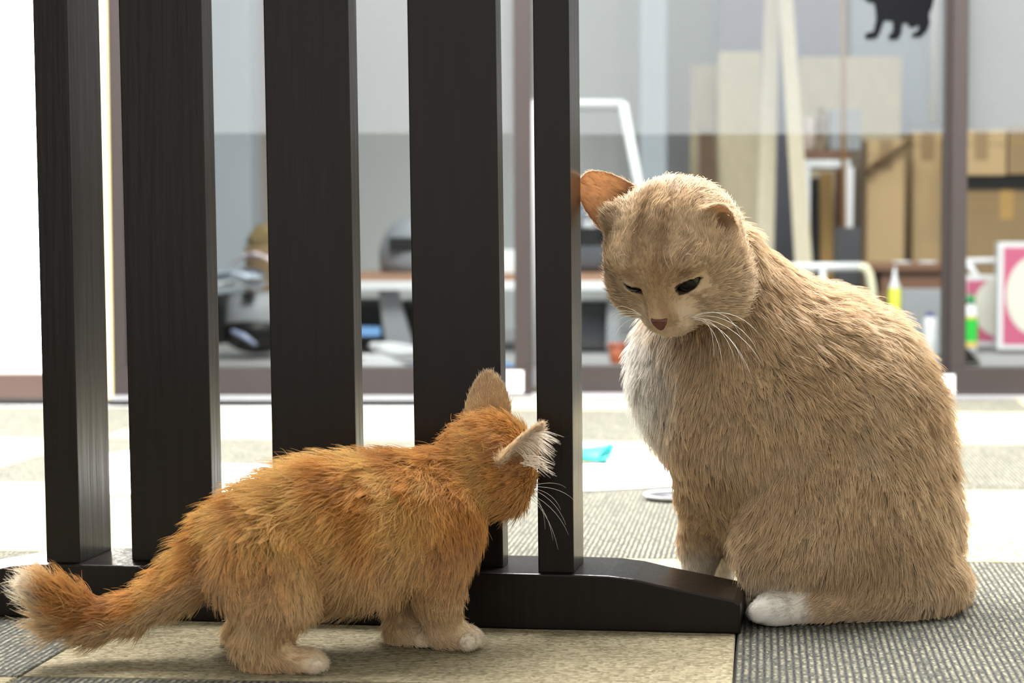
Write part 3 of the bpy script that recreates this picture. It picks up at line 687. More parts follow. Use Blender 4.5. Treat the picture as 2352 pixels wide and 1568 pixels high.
MB().lathe((c[0], 4.45, 0), [(0.016, 0), (0.018, 0.002), (0.022, 0.042), (0.020, 0.042), (0.016, 0.02), (0, 0.018)], 22).build('bowl', M_ORANGE, ob, True)
MB().lathe((c[0], 4.45, 0.040), [(0.0225, 0), (0.0245, 0.001), (0.0245, 0.008), (0.0225, 0.009), (0.0215, 0.008), (0.0215, 0.001)], 22).build('rim', M_ORANGE, ob, True)


# ------------------------------------------------------------------ animals: a smooth body grown from joined limbs and muscles, then fur
def vnoise(P, seed):
    """Smooth value noise at points P (n,3), 0..1."""
    I = np.floor(P).astype(np.int64); Fr = P - I; Fr = Fr * Fr * (3 - 2 * Fr)
    def h(ix, iy, iz):
        n = (ix * 73856093) ^ (iy * 19349663) ^ (iz * 83492791) ^ (seed * 2654435761)
        n = (n ^ (n >> 13)) * 1274126177 & 0x7fffffff
        n = (n ^ (n >> 16)) & 0xffff
        return n / 65535.0
    x, y, z = I[:, 0], I[:, 1], I[:, 2]; fx, fy, fz = Fr[:, 0], Fr[:, 1], Fr[:, 2]
    L = lambda a_, b_, t: a_ + (b_ - a_) * t
    return L(L(L(h(x, y, z), h(x + 1, y, z), fx), L(h(x, y + 1, z), h(x + 1, y + 1, z), fx), fy),
             L(L(h(x, y, z + 1), h(x + 1, y, z + 1), fx), L(h(x, y + 1, z + 1), h(x + 1, y + 1, z + 1), fx), fy), fz)
def fbm(P, seed, oct=3):
    s, a_, t = 0, 0.5, 0
    for k in range(oct):
        s = s + a_ * vnoise(P * 2 ** k, seed + k); t += a_; a_ *= 0.5
    return s / t
def nrm(v): return v / np.maximum(np.linalg.norm(v, axis=-1, keepdims=True), 1e-9)
def sstep(a_, b_, x):
    t = np.clip((x - a_) / (b_ - a_), 0, 1); return t * t * (3 - 2 * t)

class Body:
    def __init__(self): self.prims = []
    def cap(self, a_, b_, ra, rb, k=0.012, **kw):
        a_, b_ = np.array(a_, float), np.array(b_, float)
        kw.setdefault('flow', b_ - a_)
        self.prims.append(dict(t='c', a=a_, b=b_, ra=ra, rb=rb, k=k, **kw)); return self
    def chain(self, pts, rs, k=0.010, **kw):
        for i in range(len(pts) - 1): self.cap(pts[i], pts[i + 1], rs[i], rs[i + 1], k, **dict(kw))
        return self
    def ell(self, c, r, R=np.eye(3), k=0.015, **kw):
        kw.setdefault('flow', np.array([0, 0, -1.0]))
        self.prims.append(dict(t='e', c=np.array(c, float), r=np.array(r, float), R=np.array(R, float), k=k, **kw)); return self
    def ear(self, base, d, o, length, w, curl, thick=0.0032, k=0.004, tipround=0.75, **kw):
        d = nrm(np.array(d, float)); o = np.array(o, float); o = nrm(o - d * np.dot(o, d))
        kw.setdefault('flow', d); kw.setdefault('grp', 1)
        self.prims.append(dict(t='ear', base=np.array(base, float), d=d, o=o, s=np.cross(d, o), len=length, w=w, curl=curl, th=thick, tr=tipround, k=k, **kw)); return self
    def sub(self, c, r, k=0.003):
        self.prims.append(dict(t='sub', c=np.array(c, float), r=r, k=k, grp=1)); return self
    def lid(self, c, r, n, up, lo, hi, k=0.002, tilt=0.0):
        """Eyelids: a ball with an almond slot in the direction n."""
        n = nrm(np.array(n, float)); up = np.array(up, float); up = nrm(up - n * np.dot(up, n))
        self.prims.append(dict(t='lid', c=np.array(c, float), r=r, n=n, up=up, s=np.cross(up, n), lo=lo, hi=hi, k=k, tilt=tilt, flow=np.array([0, 0, -1.0]), fl=0.0, grp=1)); return self
    @staticmethod
    def dist(p, P):
        if p['t'] == 'c':
            ab = p['b'] - p['a']; L2 = max(np.dot(ab, ab), 1e-12)
            t = np.clip(((P - p['a']) @ ab) / L2, 0, 1)
            return np.linalg.norm(P - p['a'] - t[..., None] * ab, axis=-1) - (p['ra'] + (p['rb'] - p['ra']) * t)
        if p['t'] == 'e':
            q = (P - p['c']) @ p['R']
            k0 = np.linalg.norm(q / p['r'], axis=-1); k1 = np.linalg.norm(q / p['r'] ** 2, axis=-1)
            return k0 * (k0 - 1) / np.maximum(k1, 1e-6)
        if p['t'] == 'sub': return np.linalg.norm(P - p['c'], axis=-1) - p['r']
        if p['t'] == 'lid':
            q = P - p['c']; d = np.linalg.norm(q, axis=-1) - p['r']
            u = q @ p['s']; v = q @ p['up'] + p['tilt'] * u; f = q @ p['n']
            wdt = np.clip(1 - (u / (p['r'] * 0.93)) ** 2, 0, None)
            slot = np.maximum(v - p['hi'] * wdt, -v + p['lo'] * wdt); slot = np.maximum(slot, -f)
            return np.maximum(d, -slot)
        if p['t'] == 'ear':
            q = P - p['base']; t = (q @ p['d']) / p['len']; u = q @ p['s']; v = q @ p['o']
            tt = np.clip(t, 0, 1)
            Wd = p['w'] * np.power(np.clip(1 - tt ** 1.5, 0, 1), p['tr']) + 1e-4
            sheet_ = p['curl'] * (np.clip(np.abs(u) / p['w'], 0, 1.2) ** 2) - p['curl'] * 0.25 * (1 - tt)
            d = np.abs(v - sheet_) * 0.8 - p['th'] / 2 * (1.25 - 0.5 * tt)
            return np.maximum(np.maximum(d, (np.abs(u) - Wd) * 0.7), np.maximum((t - 1) * p['len'], (-0.25 - t) * p['len']))
    def bounds(self, p):
        if p['t'] == 'c':
            r = max(p['ra'], p['rb']); return np.minimum(p['a'], p['b']) - r, np.maximum(p['a'], p['b']) + r
        if p['t'] == 'e': r = p['r'].max(); return p['c'] - r, p['c'] + r
        if p['t'] in ('sub', 'lid'): return p['c'] - p['r'], p['c'] + p['r']
        e = p['base'] + p['d'] * p['len']; r = p['w'] + abs(p['curl']); return np.minimum(p['base'], e) - r, np.maximum(p['base'], e) + r
    def mesh(self, h):
        solids = [p for p in self.prims]
        los, his = zip(*[self.bounds(p) for p in solids if p['t'] != 'sub'])
        lo = np.min(los, axis=0) - 0.012; hi = np.max(his, axis=0) + 0.012
        lo[2] = max(lo[2], -0.004)
        n = np.ceil((hi - lo) / h).astype(int) + 1
        F0 = np.full(n, 0.05, np.float32); F1 = F0.copy()
        for p in solids:
            F = F1 if p.get('grp') else F0
            b0, b1 = self.bounds(p); m = p['k'] + 0.010
            i0 = np.clip(np.floor((b0 - m - lo) / h).astype(int), 0, n - 1); i1 = np.clip(np.ceil((b1 + m - lo) / h).astype(int) + 1, 1, n)
            if (i1 <= i0).any(): continue
            ax = [lo[k] + h * np.arange(i0[k], i1[k]) for k in range(3)]
            P = np.stack(np.meshgrid(*ax, indexing='ij'), -1)
            d = self.dist(p, P).astype(np.float32)
            S = F[i0[0]:i1[0], i0[1]:i1[1], i0[2]:i1[2]]
            k = p['k']
            if p['t'] == 'sub':
                d = -d; hh = np.clip(0.5 + 0.5 * (S - d) / k, 0, 1) ; S[...] = d * (1 - hh) + S * hh + k * hh * (1 - hh)
            else:
                hh = np.clip(0.5 + 0.5 * (S - d) / k, 0, 1); S[...] = S * (1 - hh) + d * hh - k * hh * (1 - hh)
        kk_ = np.float32(0.007); hh = np.clip(0.5 + 0.5 * (F1 - F0) / kk_, 0, 1); F = F1 * (1 - hh) + F0 * hh - kk_ * hh * (1 - hh)
        # flat soles on the carpet
        zz = lo[2] + h * np.arange(n[2]); F = np.maximum(F, (0.0012 - zz)[None, None, :].astype(np.float32))
        return surface_nets(F, lo, h)
    def attrs(self, P):
        """Blended fur length, flow and region weights at surface points."""
        ps = [p for p in self.prims if p['t'] not in ('sub',)]
        D = np.stack([np.abs(self.dist(p, P)) for p in ps], 1)
        D = D - D.min(1, keepdims=True)
        Wt = np.exp(-D / 0.006); Wt /= Wt.sum(1, keepdims=True)
        fl = Wt @ np.array([p.get('fl', 0.012) for p in ps]); lift = Wt @ np.array([p.get('lift', 0.3) for p in ps])
        fw = np.zeros_like(P); reg = {}
        for j, p in enumerate(ps):
            f = p['flow']
            if callable(f): f = f(P)
            else: f = nrm(np.array(f, float))[None, :]
            fw += Wt[:, j:j + 1] * f
            reg[p.get('tag', 'body')] = reg.get(p.get('tag', 'body'), 0) + Wt[:, j]
        return fl, lift, fw, reg

def surface_nets(F, lo, h):
    n = np.array(F.shape); S = F < 0
    c = np.zeros(n - 1, np.uint8)
    for dx in (0, 1):
        for dy in (0, 1):
            for dz in (0, 1): c += S[dx:n[0] - 1 + dx, dy:n[1] - 1 + dy, dz:n[2] - 1 + dz]
    act = np.argwhere((c > 0) & (c < 8)); idx = np.full(n - 1, -1, np.int64); idx[tuple(act.T)] = np.arange(len(act))
    acc = np.zeros((len(act), 3)); cnt = np.zeros(len(act))
    cs = [np.array(k) for k in np.ndindex(2, 2, 2)]
    for p in cs:
        for ax in range(3):
            if p[ax]: continue
            q = p.copy(); q[ax] = 1
            a_ = F[tuple((act + p).T)].astype(float); b_ = F[tuple((act + q).T)].astype(float)
            m = (a_ < 0) != (b_ < 0)
            t = np.where(m, a_ / np.where(np.abs(a_ - b_) < 1e-12, 1, a_ - b_), 0)
            pt = p[None, :] + t[:, None] * (q - p)[None, :]
            acc += np.where(m[:, None], pt, 0); cnt += m
    V = lo + h * (act + acc / cnt[:, None])
    quads = []
    for ax in range(3):
        o1, o2 = [k for k in range(3) if k != ax]
        A = np.moveaxis(S, ax, 0); e = np.moveaxis(A[:-1] != A[1:], 0, ax)
        E = np.argwhere(e); E = E[(E[:, o1] > 0) & (E[:, o2] > 0) & (E[:, o1] < n[o1] - 1) & (E[:, o2] < n[o2] - 1)]
        f = S[tuple(E.T)]
        def g(d1, d2):
            q = E.copy(); q[:, o1] += d1; q[:, o2] += d2; return idx[tuple(q.T)]
        Q = np.stack([g(-1, -1), g(0, -1), g(0, 0), g(-1, 0)], 1)
        flip = f if ax != 1 else ~f
        Q = np.where(flip[:, None], Q, Q[:, ::-1]); quads.append(Q)
    Q = np.concatenate(quads); Q = Q[(Q >= 0).all(1)]
    # light smoothing
    for it in range(2):
        s = np.zeros_like(V); k = np.zeros(len(V))
        for a_, b_ in ((0, 1), (1, 2), (2, 3), (3, 0)):
            np.add.at(s, Q[:, a_], V[Q[:, b_]]); np.add.at(s, Q[:, b_], V[Q[:, a_]]); np.add.at(k, Q[:, a_], 1); np.add.at(k, Q[:, b_], 1)
        V = V * 0.5 + 0.5 * s / np.maximum(k, 1)[:, None]
    return V, Q

def fur_material(name, normal_mix=0.5):
    m = bpy.data.materials.new(name); m.use_nodes = True
    nt = m.node_tree; nt.nodes.clear(); N = nt.nodes.new; L = nt.links.new
    out = N('ShaderNodeOutputMaterial')
    at_ = N('ShaderNodeAttribute'); at_.attribute_name = 'fur_color'
    nn = N('ShaderNodeAttribute'); nn.attribute_name = 'fur_normal'
    hi = N('ShaderNodeHairInfo')
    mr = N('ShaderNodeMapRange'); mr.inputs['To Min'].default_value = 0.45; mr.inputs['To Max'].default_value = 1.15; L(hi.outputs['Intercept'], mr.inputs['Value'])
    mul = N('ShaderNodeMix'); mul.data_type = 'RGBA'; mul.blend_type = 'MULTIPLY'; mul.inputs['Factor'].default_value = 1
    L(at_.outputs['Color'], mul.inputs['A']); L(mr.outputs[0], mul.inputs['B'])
    geo = N('ShaderNodeNewGeometry')
    mx = N('ShaderNodeMix'); mx.data_type = 'VECTOR'; mx.inputs['Factor'].default_value = normal_mix
    L(geo.outputs['Normal'], mx.inputs['A']); L(nn.outputs['Vector'], mx.inputs['B'])
    nm = N('ShaderNodeVectorMath'); nm.operation = 'NORMALIZE'; L(mx.outputs['Result'], nm.inputs[0])
    df = N('ShaderNodeBsdfDiffuse'); tl = N('ShaderNodeBsdfTranslucent'); gl = N('ShaderNodeBsdfGlossy'); gl.inputs['Roughness'].default_value = 0.45
    L(mul.outputs['Result'], df.inputs[0]); L(mul.outputs['Result'], tl.inputs[0])
    L(nm.outputs[0], df.inputs['Normal'])
    m1 = N('ShaderNodeMixShader'); m1.inputs[0].default_value = 0.35; L(df.outputs[0], m1.inputs[1]); L(tl.outputs[0], m1.inputs[2])
    m2 = N('ShaderNodeMixShader'); m2.inputs[0].default_value = 0.05; L(m1.outputs[0], m2.inputs[1]); L(gl.outputs[0], m2.inputs[2])
    L(m2.outputs[0], out.inputs[0])
    return m
def skin_material(name):
    m = bpy.data.materials.new(name); m.use_nodes = True
    nt = m.node_tree; b = nt.nodes['Principled BSDF']
    a_ = nt.nodes.new('ShaderNodeAttribute'); a_.attribute_name = 'coat_color'
    nt.links.new(a_.outputs['Color'], b.inputs['Base Color'])
    b.inputs['Roughness'].default_value = 0.7; b.inputs['Specular IOR Level'].default_value = 0.15
    out = nt.nodes['Material Output']; tl = nt.nodes.new('ShaderNodeBsdfTranslucent'); mx = nt.nodes.new('ShaderNodeMixShader')
    nt.links.new(a_.outputs['Color'], tl.inputs[0]); nt.links.new(a_.outputs['Alpha'], mx.inputs[0])
    nt.links.new(b.outputs[0], mx.inputs[1]); nt.links.new(tl.outputs[0], mx.inputs[2]); nt.links.new(mx.outputs[0], out.inputs[0])
    return m

def build_animal(name, root, body, h, color_fn, n_hair, mask_fn, rad, seg=5, clump=0.55, clump_div=14, jitter=0.18, droop=0.25, wave=0.0, nmix=0.5, lenvar=0.45, flyaway=0.1, flylen=1.35):
    V, Q = body.mesh(h)
    me = bpy.data.meshes.new('body')
    off = np.array(root.location)
    me.vertices.add(len(V)); me.vertices.foreach_set('co', (V - off).astype(np.float32).ravel())
    me.loops.add(Q.size); me.loops.foreach_set('vertex_index', Q.astype(np.int32).ravel())
    me.polygons.add(len(Q)); me.polygons.foreach_set('loop_start', np.arange(0, Q.size, 4, dtype=np.int32))
    me.polygons.foreach_set('use_smooth', np.ones(len(Q), bool))
    me.update(calc_edges=True); me.validate()
    o = bpy.data.objects.new('body', me); COL.objects.link(o); o.parent = root
    # normals
    T = np.concatenate([Q[:, [0, 1, 2]], Q[:, [0, 2, 3]]])
    fn = np.cross(V[T[:, 1]] - V[T[:, 0]], V[T[:, 2]] - V[T[:, 0]]); area = np.linalg.norm(fn, axis=1) / 2
    vn = np.zeros_like(V)
    for k in range(3): np.add.at(vn, T[:, k], fn)
    vn = nrm(vn)
    rV = body.attrs(V)[3]; cV = color_fn(V, rV, vn, np.full(len(V), 0.5))
    thin = np.clip(rV.get('earA', 0) + rV.get('earB', 0), 0, 1) * 0.7
    ca_ = me.color_attributes.new('coat_color', 'FLOAT_COLOR', 'POINT')
    ca_.data.foreach_set('color', np.concatenate([cV * 0.8, thin[:, None]], 1).astype(np.float32).ravel())
    me.materials.append(skin_material(name + '_skin'))
    # roots
    ti = rng.choice(len(T), n_hair, p=area / area.sum())
    r1 = np.sqrt(rng.random(n_hair)); r2 = rng.random(n_hair)
    w = np.stack([1 - r1, r1 * (1 - r2), r1 * r2], 1)
    P = (V[T[ti]] * w[:, :, None]).sum(1); Nn = nrm((vn[T[ti]] * w[:, :, None]).sum(1))
    keep = (P[:, 2] > 0.003) & mask_fn(P, Nn)
    P, Nn = P[keep], Nn[keep]; n = len(P)
    fl, lift, fw, reg = body.attrs(P)
    fly = rng.random(n) < flyaway
    big = vnoise(P * 55, 3); med = vnoise(P * 140, 5)
    fw = nrm(fw)
    jit = rng.normal(0, 1, (n, 3))
    sw = np.stack([vnoise(P * 45, s) - 0.5 for s in (11, 12, 13)], 1)
    dirn = nrm(fw + jit * jitter + sw * 0.9)
    tang = dirn - Nn * (dirn * Nn).sum(1, keepdims=True)
    tang = nrm(tang)
    ln = fl * (1 - lenvar / 2 + lenvar * rng.random(n)) * (0.8 + 0.4 * big)
    ln = np.where(fly, ln * flylen, ln); lf = np.clip(lift * (0.6 + 0.8 * med) * np.where(fly, 1.3, 1.0), 0.06, 0.9)
    ok = ln > 0.0012
    P, Nn, tang, ln, lf, fw, fly, fl = P[ok], Nn[ok], tang[ok], ln[ok], lf[ok], fw[ok], fly[ok], fl[ok]; reg = {k: v[ok] for k, v in reg.items()}; n = len(P)
    pts = np.zeros((n, seg, 3)); pts[:, 0] = P - Nn * 0.0006
    step = (ln / (seg - 1))[:, None]
    wv = rng.random(n) * 6.28
    side = np.cross(Nn, tang)
    for s in range(1, seg):
        t = s / (seg - 1)
        l_ = (lf * (1.25 - 0.75 * t))[:, None]
        d = tang * (1 - l_) + Nn * l_ + np.array([0, 0, -droop * t * t])
        if wave: d = d + side * (wave * np.sin(wv + 5 * t))[:, None]
        pts[:, s] = pts[:, s - 1] + nrm(d) * step
    # clumps
    if clump:
        ng = max(1, n // clump_div); gi = rng.choice(n, ng, replace=False)
        kd = kdtree.KDTree(ng)
        for k, g in enumerate(gi): kd.insert(P[g], k)
        kd.balance()
        near = np.array([gi[kd.find(p)[1]] for p in P])
        ca2 = clump * (0.35 + 1.0 * vnoise(P * 60, 21)) * sstep(0.002, 0.013, fl) * np.where(fly, 0.1, 1.0)
        same = (Nn * Nn[near]).sum(1) > 0.5
        same &= np.linalg.norm(P - P[near], axis=1) < 0.008
        for s in range(1, seg):
            t = s / (seg - 1)
            f = (np.clip(ca2, 0, 0.9) * same * t ** 1.3)[:, None]
            pts[:, s] = pts[:, s] * (1 - f) + (pts[near, s]) * f
        ln_rand = 0.62 * vnoise(P[near] * 900, 31) + 0.38 * rng.random(n)
    else: ln_rand = rng.random(n)
    pts[:, :, 2] = np.maximum(pts[:, :, 2], 0.0006)
    col = color_fn(P, reg, Nn, ln_rand)
    cu = bpy.data.hair_curves.new('fur')
    cu.add_curves([seg] * n)
    cu.attributes['position'].data.foreach_set('vector', (pts - off).astype(np.float32).ravel())
    ra = cu.attributes.get('radius') or cu.attributes.new('radius', 'FLOAT', 'POINT')
    prof = np.array([1.0, 1.0, 0.85, 0.6, 0.35, 0.2, 0.15])[:seg].copy() if seg <= 5 else np.interp(np.linspace(0, 1, seg), [0, 0.4, 0.75, 1], [1, 0.95, 0.6, 0.15])
    prof[-1] = 0.15
    rr = rad * (0.75 + 0.5 * rng.random(n)) * np.clip(ln / 0.008, 0.6, 1.15)
    ra.data.foreach_set('value', (rr[:, None] * prof[None, :]).astype(np.float32).ravel())
    fc = cu.attributes.new('fur_color', 'FLOAT_COLOR', 'CURVE')
    fc.data.foreach_set('color', np.concatenate([col, np.ones((n, 1))], 1).astype(np.float32).ravel())
    fnm = cu.attributes.new('fur_normal', 'FLOAT_VECTOR', 'CURVE')
    fnm.data.foreach_set('vector', Nn.astype(np.float32).ravel())
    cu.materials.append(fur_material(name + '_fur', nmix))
    fo = bpy.data.objects.new('fur', cu); COL.objects.link(fo); fo.parent = root; fo['kind'] = 'stuff'
    return o, V, vn

def px(r, Y): return r * Y / FPX
def whiskers(root, specs, material, r0=0.00028):
    """specs: (start, end, sag vector); one part holding the fine whiskers of one cheek."""
    for a_, b_, sag in specs:
        m = MB()
        a_, b_, sag = np.array(a_), np.array(b_), np.array(sag)
        pts = [a_ + (b_ - a_) * t + sag * 4 * t * (1 - t) for t in np.linspace(0, 1, 9)]
        m.tube(pts, [r0 * (1 - 0.8 * t) for t in np.linspace(0, 1, 9)], 5)
        m.build('whisker', material, root, True)

# ---------------------------------------------------------------- seated adult cat
YA = 1.51
def pa(x, y, Y=YA): return at(x, y, Y)
def er(rx, ry, rd, Y=YA): return np.array([px(rx, Y), px(rd, Y), px(ry, Y)])
def rotY(deg):
    t = math.radians(deg); c_, s_ = math.cos(t), math.sin(t)      # clockwise in the picture for positive angles
    return np.array([[c_, 0, s_], [0, 1, 0], [-s_, 0, c_]])
cat = thing('cat', (pa(1950, 1400)[0], 1.50, 0), 'large cream buff cat sitting by the screen foot with head bowed toward the kitten', 'cat')
A = Body()
DOWN = np.array([0, 0, -1.0])
BL, BLIFT = 0.0155, 0.27
back = np.array([0.75, 0.0, -0.65])
A.ell(pa(2025, 1215, 1.53), er(178, 200, 205), k=0.03, tag='rump', fl=BL, lift=BLIFT, flow=(0.3, 0, -1))
A.ell(pa(1945, 985, 1.535), er(215, 235, 195), rotY(20), k=0.05, tag='back', fl=BL * 1.15, lift=BLIFT * 1.3, flow=(0.5, 0, -0.8))
A.ell(pa(1865, 850, 1.535), er(180, 180, 170), k=0.05, tag='back', fl=BL * 1.15, lift=BLIFT * 1.3, flow=(0.75, 0, -0.55))
A.ell(pa(1630, 850, 1.54), er(182, 195, 150), k=0.05, tag='chest', fl=BL * 1.1, lift=BLIFT, flow=(-0.1, 0, -1))
A.ell(pa(1725, 1000, 1.525), er(165, 200, 160), k=0.05, tag='flank', fl=BL, lift=BLIFT, flow=(0.12, 0, -1))
A.ell(pa(1780, 1160, 1.545), er(140, 160, 150), k=0.04, tag='belly', fl=BL, lift=BLIFT, flow=(-0.1, 0, -1))
# neck
A.cap(pa(1745, 800, 1.54), pa(1640, 620, 1.525), px(155, YA), px(118, YA), k=0.04, tag='neck', fl=BL, lift=BLIFT, flow=(0.35, 0.05, -0.9))
# haunch, knee, hind feet
A.ell(pa(1905, 1225, 1.475), er(190, 190, 110), rotY(-20), k=0.018, tag='thigh', fl=BL, lift=BLIFT, flow=(-0.05, 0, -1))
A.ell(pa(1804, 1268, 1.47), er(95, 112, 85), rotY(20), k=0.025, tag='thigh', fl=BL * 0.9, lift=BLIFT, flow=(-0.3, 0, -1))
A.cap(pa(2050, 1375, 1.47), pa(1880, 1398, 1.447), px(60, YA), px(38, 1.44), k=0.016, tag='hindfoot', fl=0.007, lift=BLIFT, flow=(-1, 0, -0.25))
A.cap(pa(1880, 1402, 1.447), pa(1780, 1405, 1.436), px(34, 1.44), px(36, 1.44), k=0.012, tag='hindfoot', fl=0.005, lift=0.22, flow=(-1, 0, -0.15))
A.ell(pa(1775, 1402, 1.437), er(46, 33, 46, 1.437), k=0.010, tag='whitepaw', fl=0.0035, lift=0.2, flow=(-1, -0.3, -0.2))
for k, (dx, dY) in enumerate(((1743, 1.424), (1738, 1.4375), (1743, 1.451), (1751, 1.463))):
    A.ell(pa(dx, 1408 - 2 * k, dY), er(24, 23, 19, 1.437), k=0.005, tag='whitepaw', fl=0.003, lift=0.2, flow=(-1, -0.2, -0.4))
A.cap(pa(1960, 1330, 1.60), pa(1790, 1326, 1.585), px(45, 1.6), px(34, 1.6), k=0.014, tag='hindfoot', fl=0.005, lift=0.22, flow=(-1, 0, -0.2))
A.ell(pa(1770, 1328, 1.582), er(44, 30, 40, 1.58), k=0.010, tag='whitepaw', fl=0.003, lift=0.2, flow=(-1, 0, -0.3))
# front legs
A.ell(pa(1690, 985, 1.50), er(95, 130, 80), rotY(8), k=0.03, tag='shoulder', fl=BL * 0.9, lift=BLIFT, flow=(0.0, 0, -1))
A.chain([pa(1660, 1040, 1.52), pa(1622, 1140, 1.535), pa(1607, 1245, 1.545), pa(1602, 1335, 1.55)], [px(86, YA), px(56, YA), px(38, YA), px(34, YA)], k=0.018, tag='foreleg', fl=0.008, lift=0.22)
A.ell(pa(1590, 1355, 1.543), er(44, 26, 34, 1.54), k=0.010, tag='whitepaw', fl=0.003, lift=0.2, flow=(-1, -0.4, -0.3))
for k, dY in enumerate((1.530, 1.541, 1.552)):
    A.ell(pa(1553 + 3 * k, 1358 - 3 * k, dY), er(19, 19, 15, 1.54), k=0.004, tag='whitepaw', fl=0.0025, lift=0.2, flow=(-1, 0, -0.4))
A.chain([pa(1715, 1060, 1.585), pa(1678, 1170, 1.60), pa(1660, 1250, 1.61), pa(1650, 1315, 1.615)], [px(80, 1.6), px(52, 1.6), px(36, 1.6), px(32, 1.6)], k=0.014, tag='foreleg', fl=0.007, lift=0.22)
A.ell(pa(1638, 1325, 1.608), er(42, 25, 34, 1.6), k=0.010, tag='whitepaw', fl=0.003, lift=0.2, flow=(-1, -0.4, -0.3))
# tail curled round the far side
A.chain([pa(2150, 1330, 1.50), pa(2170, 1352, 1.52), pa(2160, 1345, 1.58), pa(2100, 1325, 1.635), pa(2000, 1310, 1.66), pa(1890, 1305, 1.665)], [px(52, YA), px(50, YA), px(44, YA), px(38, YA), px(33, YA), px(24, YA)], k=0.014, tag='tail', fl=0.011, lift=0.25)
A.ell(pa(2085, 1340, 1.485), er(115, 85, 80), k=0.025, tag='rump', fl=BL, lift=BLIFT, flow=(0.15, 0, -1))

# head
YH = 1.462; sH = YH / FPX
HC = at(1553, 567, YH)
Fv = nrm(np.array([-0.21, -0.70, -0.69])); Lv = nrm(np.array([0.958, -0.287, 0.05])); Lv = nrm(Lv - Fv * np.dot(Lv, Fv)); Uv = np.cross(Fv, Lv)
RH = np.stack([Fv, Lv, Uv], 1)
def hp(f, l, u): return HC + (f * Fv + l * Lv + u * Uv) * sH
NOSE = hp(214, -2, -34)
def hflow(P): return nrm(nrm(P - NOSE) + 0.35 * (-Uv)[None, :] * ((P - HC) @ Fv < 0)[:, None])
hk = dict(flow=hflow, lift=0.2, grp=1)
def he(f, l, u, rf, rl, ru, k=0.012, **kw): A.ell(hp(f, l, u), np.array([rf, rl, ru]) * sH, RH, k=k, **{**hk, **kw})
he(0, 0, 12, 160, 158, 146, k=0.02, tag='head', fl=0.009)
for s in (-1, 1):
    he(62 if s > 0 else 50, 88 if s > 0 else -76, -62 if s > 0 else -50, 92, 84 if s > 0 else 74, 80 if s > 0 else 70, k=0.022, tag='cheek', fl=0.011, lift=0.28)
    he(156, s * 25, -62, 42, 35, 33, k=0.012, tag='muzzle', fl=0.0035)
    he(112, s * 62, 78, 46, 50, 26, k=0.016, tag='brow', fl=0.006)
he(140, 0, -88, 44, 40, 34, k=0.012, tag='chin', fl=0.005)
A.cap(hp(120, 0, 58), hp(190, 0, -18), 40 * sH, 25 * sH, k=0.012, tag='bridge', fl=0.003, **hk)
he(196, 0, -30, 22, 24, 20, k=0.006, tag='nose', fl=0.002)
EYES = []
for s in (-1, 1):
    ec = hp(124, s * 57 - 2, 24); EYES.append((ec, s))
    A.sub(ec, 37 * sH, k=0.003)
    n_ = nrm(Fv + 0.42 * s * Lv + 0.05 * Uv)
    A.lid(ec, 39.5 * sH, n_, Uv, -17 * sH if s > 0 else -11 * sH, (14 if s > 0 else 6) * sH, tilt=-0.16 * s)
    A.prims[-1].update(tag='lid', flow=hflow, fl=0.0025)
# ears: the far one raised sideways and showing its inside, the near one turned flat toward the viewer
EAR1B, EAR1D, EAR1O = at(1430, 476, 1.478), at(1340, 409, 1.478) - at(1430, 476, 1.478), np.array([-0.10, -0.95, -0.35])
A.ear(EAR1B, EAR1D, EAR1O, px(118, 1.478), px(68, 1.478), px(28, 1.478), thick=0.0030, tipround=0.42, tag='earA', fl=0.0035, lift=0.15)
EAR2B, EAR2D, EAR2O = at(1622, 510, 1.440), np.array([0.30, -0.82, 0.40]), np.array([0.06, -0.42, -0.90])
A.ear(EAR2B, EAR2D, EAR2O, px(98, 1.435), px(68, 1.435), px(42, 1.435), thick=0.0030, tipround=0.6, tag='earB', fl=0.0035, lift=0.15)

A.ell(hp(-6, -112, 78), np.array([34, 40, 46]) * sH, RH, k=0.010, tag='head', fl=0.0095, lift=0.35, flow=nrm(np.array(EAR1D)), grp=1)
A.ell(hp(28, 62, 96), np.array([30, 52, 24]) * sH, RH, k=0.010, tag='head', fl=0.008, lift=0.3, flow=hflow, grp=1)
A.sub(EAR2B + nrm(EAR2O) * px(22, 1.43) + nrm(EAR2D) * px(34, 1.43) + np.array([px(18, 1.43), 0, 0]), px(27, 1.43), k=0.003)
EARHOLE = A.prims[-1]['c']
C_CREAM = np.array([0.66, 0.475, 0.285]); C_LIGHT = np.array([0.74, 0.58, 0.40]); C_WHITE = np.array([0.88, 0.84, 0.77]); C_DARK = np.array([0.36, 0.225, 0.11]); C_PINK = np.array([0.70, 0.40, 0.24])
def lerp(a_, b_, t): return a_ * (1 - t[:, None]) + b_ * t[:, None]
